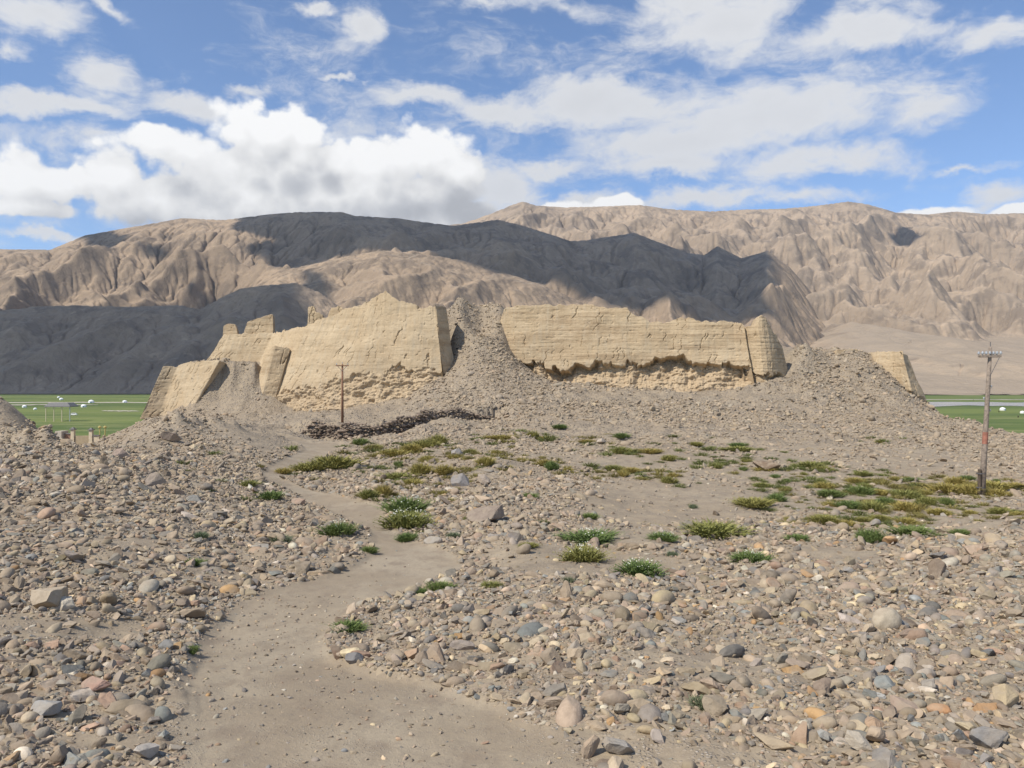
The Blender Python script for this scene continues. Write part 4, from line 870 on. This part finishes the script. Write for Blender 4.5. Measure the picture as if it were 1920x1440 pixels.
ML_S = leaf_mat('grey_green_leaves', ((.10, .13, .075), (.20, .235, .13), (.16, .16, .09)))
M_FL = plain('white_petals', (.74, .74, .62), .6, .08)
CL = {}
KINDS = {'g': (ML_G, 'green'), 'o': (ML_O, 'ochre'), 'd': (ML_D, 'olive'), 's': (ML_S, 'grey-green')}
def clump_mesh(kind, var, fl):
    key = (kind, var, fl)
    if key not in CL:
        V, Fc, T, FV, FF = clump(300 + var * 7, 620 if var < 5 else 300, 1, 1, 45 if fl else 0)
        o = mesh_np('foliage', V, Fc, KINDS[kind][0], smooth=False, attrs={'leaf_tone': T}, link=False); fm = None
        if fl: q = mesh_np('flowers', np.array(FV), np.array(FF), M_FL, smooth=False, link=False); fm = q.data
        CL[key] = (o.data, fm)
    return CL[key]
PL = [  # px, py of the foot, width px, height px, kind, flowers, label
    (760, 965, 72, 38, 'g', 1, 'tall dark green flowering bush on the right edge of the path, upper of the pair'), (762, 992, 88, 36, 'd', 1, 'yellow-green cushion bush below the tall dark bush by the path'), (763, 1010, 40, 20, 'g', 0, 'small green tuft at the foot of the bushes by the path bend'),
    (633, 1006, 58, 28, 'g', 1, 'white-flowered green bush on the left side of the path'), (690, 1036, 30, 16, 'g', 0, 'little green tuft on the left path edge below the flowered bush'), (718, 932, 28, 20, 'o', 0, 'ochre tuft left above the tall green bush'), (688, 936, 32, 22, 'd', 0, 'olive tuft beside the ochre one above the narrow path'),
    (504, 938, 44, 22, 'g', 0, 'green clump on the left of the narrow path, lower one'), (466, 916, 30, 14, 'd', 0, 'olive clump on the left of the narrow path, upper one'), (373, 1011, 30, 16, 's', 0, 'pale green sprig in the left rubble field, upper'), (360, 1060, 34, 16, 'g', 0, 'green sprig in the left rubble field, lower'), (522, 1018, 44, 14, 's', 0, 'thin green sprigs among stones left of the white-flowered bush'),
    (652, 1184, 56, 20, 'g', 0, 'low green leafy plant at the left tip of the right stones'), (788, 1114, 30, 14, 'g', 0, 'small green plant by the right path edge, left of a pair'), (824, 1108, 46, 18, 'g', 0, 'small green plant by the right path edge, right of a pair'), (920, 1104, 36, 16, 'd', 0, 'yellowish green sprig right of the path below the sandy hump'), (1320, 1330, 50, 26, 's', 0, 'grey-green spiky tuft near the bottom right of centre'), (357, 1226, 24, 18, 'g', 0, 'bright green sprig at the left path edge in the foreground'),
    (1108, 1018, 92, 24, 'g', 1, 'wide dark green mat left of the row of bushes, upper'), (1094, 1054, 74, 34, 'd', 1, 'rounded yellow-green bush below the wide green mat'), (1246, 1016, 50, 18, 'g', 1, 'small white-flowered mat right of the wide green mat'), (1202, 1080, 80, 30, 'g', 1, 'white-flowered green bush at the top of the right stone field'), (1345, 1008, 104, 30, 'd', 0, 'broad olive and green cushion in the middle distance, right of centre'), (1410, 1056, 66, 26, 'g', 1, 'green tuft in the stones below the broad olive cushion'), (1260, 1045, 20, 14, 's', 0, 'tiny grey-green sprig between the two flowered mats'),
    (1635, 1018, 46, 32, 'g', 0, 'upright green bush in front of the grassy flat'), (1498, 1016, 40, 14, 'g', 0, 'small green mat left of the upright green bush'), (1720, 1006, 76, 20, 'g', 0, 'wide green mat right of the upright bush'), (1806, 1004, 34, 14, 'g', 0, 'small green mat near the foot of the tall pole, right'), (1105, 974, 34, 12, 'g', 0, 'small green mat on the heap right of the big brown boulder'), (992, 938, 34, 14, 'g', 0, 'small green tuft on the low mound slope'), (1066, 1096, 22, 16, 's', 0, 'dry sprig in the sandy gap at the stone field corner'), (850, 1012, 24, 14, 's', 0, 'green sprig among stones right of the path bend'), (990, 1028, 34, 10, 'd', 0, 'sparse olive sprigs on the sandy ground right of the path bend'),
    (625, 880, 82, 22, 'd', 0, 'largest olive mat above the narrow path, right part'), (580, 886, 70, 14, 'd', 0, 'olive mat above the narrow path, middle part'), (530, 888, 30, 10, 'o', 0, 'ochre end of the mat above the narrow path'), (675, 836, 28, 12, 'g', 0, 'green tuft just below the dry-stone wall'), (700, 846, 34, 10, 'd', 0, 'olive tuft under the green one below the dry-stone wall'),
    (820, 836, 34, 18, 'd', 0, ''), (800, 842, 50, 16, 'd', 0, ''), (770, 852, 40, 16, 'o', 0, ''), (735, 858, 48, 14, 'o', 0, ''), (748, 876, 20, 10, 'g', 0, ''), (787, 892, 36, 22, 'o', 0, ''), (800, 868, 30, 10, 'o', 0, ''), (832, 892, 36, 16, 'o', 0, ''), (848, 862, 20, 8, 'o', 0, ''), (742, 902, 60, 12, 'd', 0, ''), (768, 912, 46, 12, 'o', 0, ''), (912, 874, 32, 14, 'o', 0, ''), (882, 852, 24, 8, 'd', 0, ''), (930, 854, 16, 8, 'o', 0, ''), (978, 868, 18, 8, 'o', 0, ''), (1022, 876, 28, 12, 'o', 0, ''), (1034, 884, 24, 16, 'g', 0, ''), (1064, 886, 20, 8, 'o', 0, ''), (830, 930, 14, 8, 'o', 0, ''),
    (940, 827, 50, 7, 'o', 0, ''), (1000, 822, 20, 12, 'd', 0, ''), (1016, 828, 34, 6, 'o', 0, ''), (1050, 808, 26, 7, 'g', 0, ''), (1166, 825, 26, 9, 'g', 0, ''), (1100, 832, 26, 6, 'o', 0, ''), (1165, 852, 38, 12, 'd', 0, ''), (1220, 852, 40, 8, 'o', 0, ''), (1255, 866, 26, 10, 'd', 0, ''), (1305, 838, 26, 7, 'd', 0, ''), (1385, 840, 28, 7, 'g', 0, ''), (1386, 849, 56, 8, 'd', 0, ''), (1400, 868, 20, 7, 'd', 0, ''), (1150, 886, 34, 11, 'd', 0, ''), (1185, 888, 28, 9, 'o', 0, ''), (1170, 896, 20, 12, 'o', 0, ''), (1255, 908, 28, 12, 'd', 0, ''), (1262, 896, 20, 8, 'o', 0, ''), (1343, 880, 26, 10, 'd', 0, ''), (1395, 884, 16, 8, 'g', 0, ''),
    (1440, 884, 40, 7, 'o', 0, ''), (1520, 880, 54, 12, 'd', 0, ''), (1545, 886, 34, 9, 'd', 0, ''), (1508, 893, 12, 6, 'd', 0, ''), (1455, 898, 18, 7, 'g', 0, ''), (1476, 906, 16, 7, 'g', 0, ''), (1430, 916, 30, 9, 'd', 0, ''), (1477, 921, 18, 7, 'd', 0, ''), (1416, 952, 70, 13, 'd', 0, ''), (1457, 942, 32, 14, 'g', 0, ''), (1300, 955, 16, 8, 's', 0, ''),
    (1540, 908, 20, 10, 'd', 0, ''), (1548, 918, 32, 12, 'o', 0, ''), (1560, 934, 46, 11, 'g', 0, ''), (1605, 908, 30, 10, 'o', 0, ''), (1620, 894, 30, 8, 'd', 0, ''), (1618, 930, 44, 15, 'g', 0, ''), (1624, 917, 24, 9, 'd', 0, ''), (1652, 930, 34, 9, 'o', 0, ''), (1560, 952, 20, 9, 'o', 0, ''), (1596, 955, 42, 13, 'g', 0, ''), (1640, 960, 52, 16, 'd', 0, ''), (1664, 948, 30, 13, 'g', 0, ''), (1548, 985, 54, 20, 'd', 0, ''), (1588, 990, 34, 18, 'o', 0, ''), (1620, 980, 26, 12, 'd', 0, ''), (1653, 978, 34, 14, 'd', 0, ''),
    (1702, 936, 48, 14, 'd', 0, ''), (1702, 960, 46, 16, 'o', 0, ''), (1704, 984, 34, 17, 'o', 0, ''), (1740, 948, 34, 13, 'd', 0, ''), (1735, 930, 26, 10, 'o', 0, ''), (1777, 950, 24, 14, 'g', 0, ''), (1763, 968, 40, 17, 'o', 0, ''), (1715, 904, 30, 6, 'g', 0, ''), (1680, 903, 20, 7, 'o', 0, ''), (1678, 917, 16, 7, 'o', 0, ''), (1816, 902, 26, 8, 'g', 0, ''),
    (1780, 926, 56, 16, 'o', 0, ''), (1820, 930, 40, 20, 'o', 0, ''), (1870, 920, 70, 13, 'o', 0, ''), (1908, 918, 40, 10, 'o', 0, ''), (1872, 932, 38, 13, 'o', 0, ''), (1795, 912, 34, 15, 'o', 0, ''), (1880, 966, 38, 17, 'd', 0, ''), (1822, 966, 22, 11, 'o', 0, ''), (1912, 968, 26, 11, 'o', 0, ''), (1870, 905, 14, 5, 'g', 0, ''), (1500, 985, 20, 8, 'o', 0, ''), (1650, 832, 14, 5, 'd', 0, '')]
def far_label(px, py, kind, big):
    kn = KINDS[kind][1]
    if px < 960: return f'{kn} grass tuft on the gravelly rise below the dry-stone wall'
    if px < 1480 and py < 900: return f'{kn} grass tuft on the flat before the big earth wall'
    if px < 1480: return f'{kn} grass tuft by the bare sandy patch right of centre'
    if px > 1760: return f'{kn} grass tuft around the foot of the tall pole'
    if py < 912: return f'{kn} grass tuft at the foot of the rubble hill on the right'
    return f'{kn} grass tuft in the grassy flat left of the tall pole'
SIZ = ['widest', 'second widest', 'third widest', 'fourth widest', 'fifth widest', 'sixth widest', 'seventh widest', 'eighth widest', 'ninth widest', 'tenth widest', 'eleventh widest', 'twelfth widest', 'narrowest', 'narrowest']
fl_ = {}
for i, p in enumerate(PL):
    if not p[6]: fl_.setdefault(far_label(p[0], p[1], p[4], 0), []).append(i)
PLAB = {}
for lb, ids in fl_.items():
    ids.sort(key=lambda i: PL[i][0])
    for k_, i in enumerate(ids): PLAB[i] = lb if len(ids) == 1 else f'{ORD[min(k_, 19)]} {lb}'
for i, (px, py, wpx, hpx, kind, fl, lab) in enumerate(PL):
    d = hit(px, py - 2); x = (px - 960) / F * d; w = wpx / F * d / 2 * 1.04; h = max(hpx / F * d * (.95 if d < 32 else 1.35), .13); dep = min(w, .55 + .35 * w) * 1.1
    var = (i * 7) % 5 if wpx > 22 else 5 + i % 2; fm, flm = clump_mesh(kind, var, fl)
    root = bpy.data.objects.new('grass_tuft' if wpx < 60 and not fl else 'low_bush', fm if not fl else None); COL.objects.link(root)
    root.location = (x, d + dep * .3, zat(x, d + dep * .3) - .01); rz = random.uniform(-.35, .35) + (math.pi if i % 2 else 0); root.rotation_euler = (0, 0, rz); root.scale = (w, dep, h)
    if fl:
        a_ = bpy.data.objects.new('foliage', fm); COL.objects.link(a_); a_.parent = root; b2 = bpy.data.objects.new('flowers', flm); COL.objects.link(b2); b2.parent = root; b2['kind'] = 'stuff'
    tag(root, lab or PLAB[i], 'plant', 'bushes beside the path and stones' if lab else 'low tufts dotted over the flat')

# ------------------------------------------------------------------ poles
M_WOOD = plain('grey_weathered_wood', (.25, .20, .16), .9, .3, 9); M_WOODR = plain('red_brown_wood', (.22, .12, .075), .9, .3, 7); M_WOODD = plain('dark_tarred_wood', (.10, .075, .055), .9, .3, 9)
M_PORC = plain('pale_porcelain', (.36, .38, .40), .3, .1); M_IRON = plain('dull_iron', (.16, .15, .15), .6, .2, 8, .5); M_ORANGE = plain('faded_orange_paint', (.30, .13, .09), .8, .25, 5)
d = hit(642, 806); X0, Y0, _ = W3(642, 806, d + 2.0); Z0 = zat(X0, Y0); s_ = Y0 / F
r = empty('utility_pole', (X0, Y0, Z0)); Hh = CAMZ + (720 - 683) / F * Y0 - Z0
m = MB(); m.tube([(0, 0, -.3), (.0, 0, Hh * .5), (0, 0, Hh)], [.15, .125, .095], 10); m.build('pole', M_WOODR, r, True)
m = MB(); m.box((0, -.12, Hh - .16), (1.45, .1, .11)); m.build('crossarm', M_WOODR, r)
for sx_ in (-1, 1): m = MB(); m.tube([(sx_ * .5, -.14, Hh - .2), (0, -.12, Hh - .75)], .03, 6); m.build('brace', M_IRON, r)
for xx in (-.62, .62): m = MB(); m.lathe((xx, -.12, Hh - .1), [(0.02, 0), (.02, .06), (.07, .07), (.05, .11), (.06, .13), (.035, .18), (0.001, .2)], 10); m.build('insulator', M_PORC, r, True)
m = MB(); m.tube([(0, -.02, Hh), (0, -.02, Hh + .16)], .02, 6); m.lathe((0, -.02, Hh + .12), [(.02, 0), (.06, .02), (.045, .08), (.001, .12)], 10); m.build('insulator', M_PORC, r, True)
tag(r, 'slim reddish-brown pole with a short crossarm standing before the long sloping wall', 'utility pole', 'utility poles')
Y0 = 37.5; X0 = (1841 - 960) / F * Y0; Z0 = zat(X0, Y0); r = empty('utility_pole', (X0, Y0, Z0)); top = CAMZ + (720 - 650) / F * Y0 - Z0; dx = (1857 - 1841) / F * Y0
def PT(t, oy=0): return (dx * t, oy, top * t)
m = MB(); m.tube([(0, 0, -.4), PT(.25), PT(.5), PT(.75), PT(1)], [.135, .125, .112, .095, .072], 14); pole = m.build('pole', M_WOOD, r, True)
m = MB(); m.tube([PT(.345), PT(.425)], [.1225, .119], 14, False); m.build('paint_band', M_ORANGE, r, True)
m = MB(); m.tube([(-.17, -.08, -.4), (-.15, -.08, 1.22)], [.09, .08], 10); m.build('stub_post', M_WOODD, r)
for zz in (.35, 1.0): m = MB(); m.lathe((-.09, -.04, zz), [(.19, 0), (.19, .05)], 14); m.build('strap', M_IRON, r)
zt = top * .935
for yy in (-.12, .14): m = MB(); m.box((dx * .935, yy, zt), (.92, .09, .10)); m.build('crossarm', M_WOOD, r)
for yy in (-.15, .17):
    for k_ in range(6):
        xx = dx * .935 - .42 + k_ * .168; m = MB(); m.lathe((xx, yy, zt + .05), [(.015, 0), (.015, .05), (.055, .06), (.065, .09), (.04, .11), (.05, .13), (.03, .17), (.001, .19)], 10); m.build('insulator', M_PORC, r, True)
m = MB(); m.tube([(dx * .935 + .36, -.15, zt - .05), PT(.80, -.1)], .014, 6); m.build('brace', M_IRON, r)
m = MB(); m.tube([(dx * 1.0, 0, top - .02), (dx * 1.0, 0, top + .22)], .02, 6); m.build('top_pin', M_IRON, r)
for t_, sd in ((.72, 1), (.64, -1), (.56, 1)):
    m = MB(); m.tube([(dx * t_ + sd * .08, 0, top * t_), (dx * t_ + sd * .16, 0, top * t_), (dx * t_ + sd * .16, 0, top * t_ + .08)], .012, 6); m.lathe((dx * t_ + sd * .16, 0, top * t_ + .05), [(.01, 0), (.04, .01), (.03, .08), (.001, .1)], 8); m.build('side_insulator', M_PORC, r, True)
tag(r, 'tall leaning grey pole with an orange band and a dark stub at its foot', 'utility pole', 'utility poles')

# ------------------------------------------------------------------ gate and low walls in the dip at the left
M_PLAST = plain('cream_plaster', (.62, .52, .37), .9, .12, 2); M_TILE = plain('grey_roof_tile', (.20, .19, .185), .8, .2, 3); M_BRICK = plain('brown_brick', (.33, .2, .14), .9, .25, 5)
GD = 128.0
def GP(px, py): return W3(px, py, GD)
for px, top_, lab in ((137, 806, 'left cream gate pillar in the dip before the green valley'), (171, 807, 'right cream gate pillar in the dip before the green valley')):
    X0, Y0, zt = GP(px, top_); z0 = min(zat(X0, Y0), zt - 2.4) - .3; r = empty('gate_pillar', (X0, Y0, z0))
    m = MB(); m.box((0, 0, (zt - z0) / 2), (.55, .55, zt - z0), taper=.92); m.build('shaft', M_PLAST, r); m = MB(); m.box((0, 0, zt - z0 + .11), (.78, .78, .18)); m.box((0, 0, zt - z0 + .3), (.5, .5, .22), taper=.5); m.build('cap', M_TILE, r)
    tag(r, lab, 'gate pillar', 'gate pillars')
def lowwall(px0, px1, pt, name, mat, lab, thick=.4, cap=True):
    X0, Y0, zt = GP(px0, pt); X1, _, _ = GP(px1, pt); r = empty(name, ((X0 + X1) / 2, Y0 + .1, zt - 3.4)); m = MB(); m.box((0, 0, 1.7), (X1 - X0, thick, 3.4)); m.build('wall', mat, r)
    if cap: m = MB(); m.box((0, 0, 3.47), (X1 - X0 + .1, thick + .25, .12)); m.build('coping', M_TILE, r)
    tag(r, lab, 'wall')
lowwall(140.5, 167.5, 817, 'low_wall', plain('tan_render', (.40, .32, .21), .9, .1, 2), 'tan wall panel between the two cream gate pillars', cap=False)
lowwall(174.5, 186, 817, 'low_wall', M_PLAST, 'short cream wall right of the right gate pillar')
lowwall(123.5, 133.5, 814, 'low_wall', M_BRICK, 'short brown brick wall left of the left gate pillar', .5)
lowwall(109, 121, 808, 'low_wall', plain('pale_render', (.50, .44, .36), .9, .1), 'pale wall end at the foot of the left slope', 2.0, False)
for px in (187, 197):
    X0, Y0, zt = W3(px, 803, 150); z0 = zat(X0, Y0); m = MB(); m.tube([(X0, Y0, z0 - .2), (X0, Y0, zt)], .10, 8); m.lathe((X0, Y0, zt), [(.05, 0), (.3, .1), (.3, .3), (.05, .5)], 8)
    tag(m.build('lamp_post', plain('yellow_paint', (.45, .38, .15)), None), ['thin yellowish post right of the gate, taller', 'thin yellowish post right of the gate, farther right'][px > 190], 'post', 'thin posts beyond the gate')

# ------------------------------------------------------------------ valley: river, tracks, yurts, pavilion
def strip(name, px0, px1, y0, y1, mat, wob, seed, zoff):
    n = 90; p = np.linspace(px0, px1, n); d0 = (30.0) * F / (y1 - 720.0); d1 = 30.0 * F / (y0 - 720.0); V = []
    for i in range(n):
        w = math.sin(math.pi * i / (n - 1)) ** .35 if px0 > -100 and px1 < 2000 else 1; c_ = (d0 + d1) / 2 * (1 + wob * float(fbm(np.array([i / 14.0]), np.array([0.0]), 3, seed)[0])); h = (d1 - d0) / 2 * w * (1 + .4 * float(perlin(np.array([i / 6.0]), np.array([2.0]), seed)[0]))
        for d in (c_ - h, c_ + h): V.append(((p[i] - 960) / F * d, d, -25 + zoff))
    Fc = [(2 * i, 2 * i + 2, 2 * i + 3, 2 * i + 1) for i in range(n - 1)]
    return tag(mesh_np(name, np.array(V), np.array(Fc), mat, smooth=False), kind='structure')
M_WATER = plain('shallow_grey_river', (.36, .37, .37), .25, .1, .02); M_TRACK = plain('pale_dust_track', (.46, .42, .34), .95, .12, .05); M_PALEF = plain('gravel_flat', (.36, .31, .25), .95, .15, .01)
strip('river', 1500, 2500, 754.5, 762, M_WATER, .03, 3, .30)
strip('dirt_track', -200, 300, 754.2, 755.6, M_TRACK, .02, 4, .30); strip('dirt_track', -60, 185, 758.6, 759.8, M_TRACK, .02, 6, .34); strip('dirt_track', 190, 262, 770, 771.6, M_TRACK, .01, 7, .3); strip('dirt_track', 1700, 2100, 749, 750, M_TRACK, .01, 8, .3)
M_FELT = plain('white_felt', (.80, .80, .78), .8, .04); M_DOOR = plain('blue_door', (.12, .2, .3), .7); M_BAND = plain('grey_band', (.45, .45, .45), .8)
YU = [(171, 755.5, 10, 'largest white domed tent on the valley grass, left'), (157, 763.5, 9.5, 'white domed tent nearer than the largest one, left valley'), (234, 755, 8, 'white domed tent close to the left end of the fort'), (110, 746, 5, 'small far white domed tent, left of a pair'), (115, 750, 7, 'small far white domed tent, right of a pair'), (46, 764, 8, 'white domed tent nearest the left slope'), (66, 768, 6, 'white domed tent beside the grey-roofed shelter'), (1880, 769.5, 10, 'white domed tent on the right valley grass beyond the tall pole'), (1917, 775, 8, 'white domed tent at the right edge of the photo')]
for (px, py, w, lab) in YU:
    d = 30 * F / (py - 720); x = (px - 960) / F * d; R0 = w / F * d / 2; r = empty('yurt', (x, d, -25)); m = MB(); m.lathe((0, 0, 0), [(R0, 0), (R0, R0 * .55), (R0 * .99, R0 * .6)], 28); m.build('felt_wall', M_FELT, r, True)
    m = MB(); m.lathe((0, 0, 0), [(R0 * 1.03, R0 * .58), (R0 * .9, R0 * .78), (R0 * .6, R0 * 1.02), (R0 * .2, R0 * 1.17), (.001, R0 * 1.2)], 28); m.build('felt_roof', M_FELT, r, True)
    m = MB(); m.box((R0 * .3, -R0 * .98, R0 * .26), (R0 * .36, R0 * .12, R0 * .52)); m.build('door', M_DOOR, r); m = MB(); m.lathe((0, 0, 0), [(R0 * 1.035, R0 * .50), (R0 * 1.035, R0 * .57)], 28); m.build('band', M_BAND, r)
    tag(r, lab, 'yurt', 'white yurts in the valley')
# open shelter with a flat grey roof
d = 640.0; z0 = -25; xs0 = (86 - 960) / F * d; xs1 = (131 - 960) / F * d; zr = CAMZ - (763 - 720) / F * d; r = empty('shelter', ((xs0 + xs1) / 2, d, z0)); L = xs1 - xs0
m = MB(); m.box((0, 5, zr - z0 + .3), (L * 1.1, 13, .6)); m.box((0, 5, zr - z0 + 2.0), (L * 1.08, 12.4, 2.8), taper=.72); m.build('roof', M_TILE, r)
for k_ in range(4): m = MB(); m.tube([(-L / 2 + L * k_ / 3, 0, 0), (-L / 2 + L * k_ / 3, 0, zr - z0)], .32, 8); m.build('post', M_PORC if k_ == 3 else M_PLAST, r)
tag(r, 'grey-roofed open shelter on thin pale posts beyond the left slope', 'shelter')
d = 760.0; x = (139 - 960) / F * d; r = empty('parked_van', (x, d, -25)); m = MB(); m.box((0, 0, 1.25), (5.2, 2.0, 1.3), taper=.97); m.box((-.3, 0, 2.2), (4.2, 1.9, .7), taper=.86); m.build('body', M_FELT, r)
m = MB(); m.box((-.3, -1.0, 2.15), (3.6, .06, .45)); m.build('window', M_IRON, r)
for xx in (-1.6, 1.6): m = MB(); m.tube([(xx, -1.05, .45), (xx, -.7, .45)], .45, 12); m.build('wheel', M_WOODD, r)
tag(r, 'white van parked on the valley grass right of the grey-roofed shelter', 'van')

# sparse low growth between the tufts
gp = [p for p in PL if p[4] in 'od' and p[1] < 1000 and p[1] > 815]; GX = []; r_ = np.random.default_rng(9)
for p in gp:
    d0_ = hit(p[0], p[1] - 2)
    for k_ in range(11 if p[0] > 1480 or p[0] < 880 else 8):
        y_ = d0_ + r_.normal(0, d0_ * .045); x_ = (p[0] + r_.normal(0, p[2] * .9 + 22) - 960) / F * y_; GX.append((x_, y_, r_.uniform(.14, .55) * d0_ / 45, 1 if p[4] == 'o' else 0))
GX = np.array(GX); gz = terrain(GX[:, 0], GX[:, 1]); pmk = path_mask(960 + F * GX[:, 0] / GX[:, 1], GX[:, 1]) < .3; GX = GX[pmk]; gz = gz[pmk]; ng = len(GX)
m_gc, N, b, P = new_mat('straggly_growth', .8); at = N.node('ShaderNodeAttribute', attribute_type='INSTANCER', attribute_name='tint'); tn = N.node('ShaderNodeAttribute', attribute_name='leaf_tone')
N.l.new(N.mix(tn.outputs['Fac'], N.vmath('MULTIPLY', at.outputs['Color'], (.6, .65, .6)), N.vmath('MULTIPLY', at.outputs['Color'], (1.25, 1.2, 1.2))), b.inputs[0])
gsh = []
for k_ in range(4): V, Fc, T, _, _ = clump(700 + k_, 110, 1, 1, 0); gsh.append((V, Fc))
gt = np.where(GX[:, 3:4] > .5, np.array([[.33, .26, .09]]), np.array([[.22, .225, .075]])) * r_.uniform(.75, 1.2, (ng, 1))
gs = GX[:, 2:3]; stuff_instances('ground_cover', gsh, np.stack([GX[:, 0], GX[:, 1], gz - .01], 1), np.stack([0 * gz, 0 * gz, r_.uniform(0, 6.28, ng)], 1), np.concatenate([gs * r_.uniform(.7, 1.1, (ng, 1)), gs, gs * r_.uniform(.45, .8, (ng, 1))], 1), r_.integers(0, 4, ng), gt, m_gc, 'sparse straggly olive and ochre growth between the stones of the flat')
# grazing animals
M_HIDE = plain('dark_hide', (.05, .035, .03), .9, .2)
for px, py, lab in ((1825, 751, 'dark animal grazing on the far strip of grass above the river, right'), (1873, 773, 'dark animal grazing just below the white domed tent at the right'), (1909, 783, 'dark animal grazing nearest the plateau edge at the far right')):
    d = 30 * F / (py - 720); x = (px - 960) / F * d; m = MB()
    m.tube([(-1.3, 0, 1.15), (-1.1, 0, 1.2), (-.3, 0, 1.15), (.5, 0, 1.3), (.95, 0, 1.35), (1.3, 0, 1.0), (1.55, 0, .55), (1.75, 0, .3)], [.1, .42, .48, .52, .4, .25, .2, .1], 10)
    for lx in (-1.0, .7):
        for ly in (-.25, .25): m.tube([(lx, ly, 1.1), (lx - .05, ly, .55), (lx, ly, 0)], [.18, .1, .08], 6)
    o = m.build('grazing_yak', M_HIDE, None, True); o.location = (x, d, -25); o.rotation_euler = (0, 0, px % 3); tag(o, lab, 'animal', 'animals grazing in the valley')
# ------------------------------------------------------------------ air
mh = bpy.data.materials.new('thin_haze'); mh.use_nodes = True; mh.node_tree.nodes.clear(); N = NT(mh.node_tree)
pv = N.node('ShaderNodeVolumePrincipled'); pv.inputs['Color'].default_value = (.80, .86, .95, 1); pv.inputs['Density'].default_value = 2.8e-5; pv.inputs['Anisotropy'].default_value = .3
N.l.new(pv.outputs[0], N.node('ShaderNodeOutputMaterial').inputs['Volume'])
m = MB(); m.box((1500, 5600, 1150), (34000, 12500, 2400)); hz = m.build('haze', mh); tag(hz, 'thin pale air between the plateau and the far mountains', 'haze', kind='stuff')
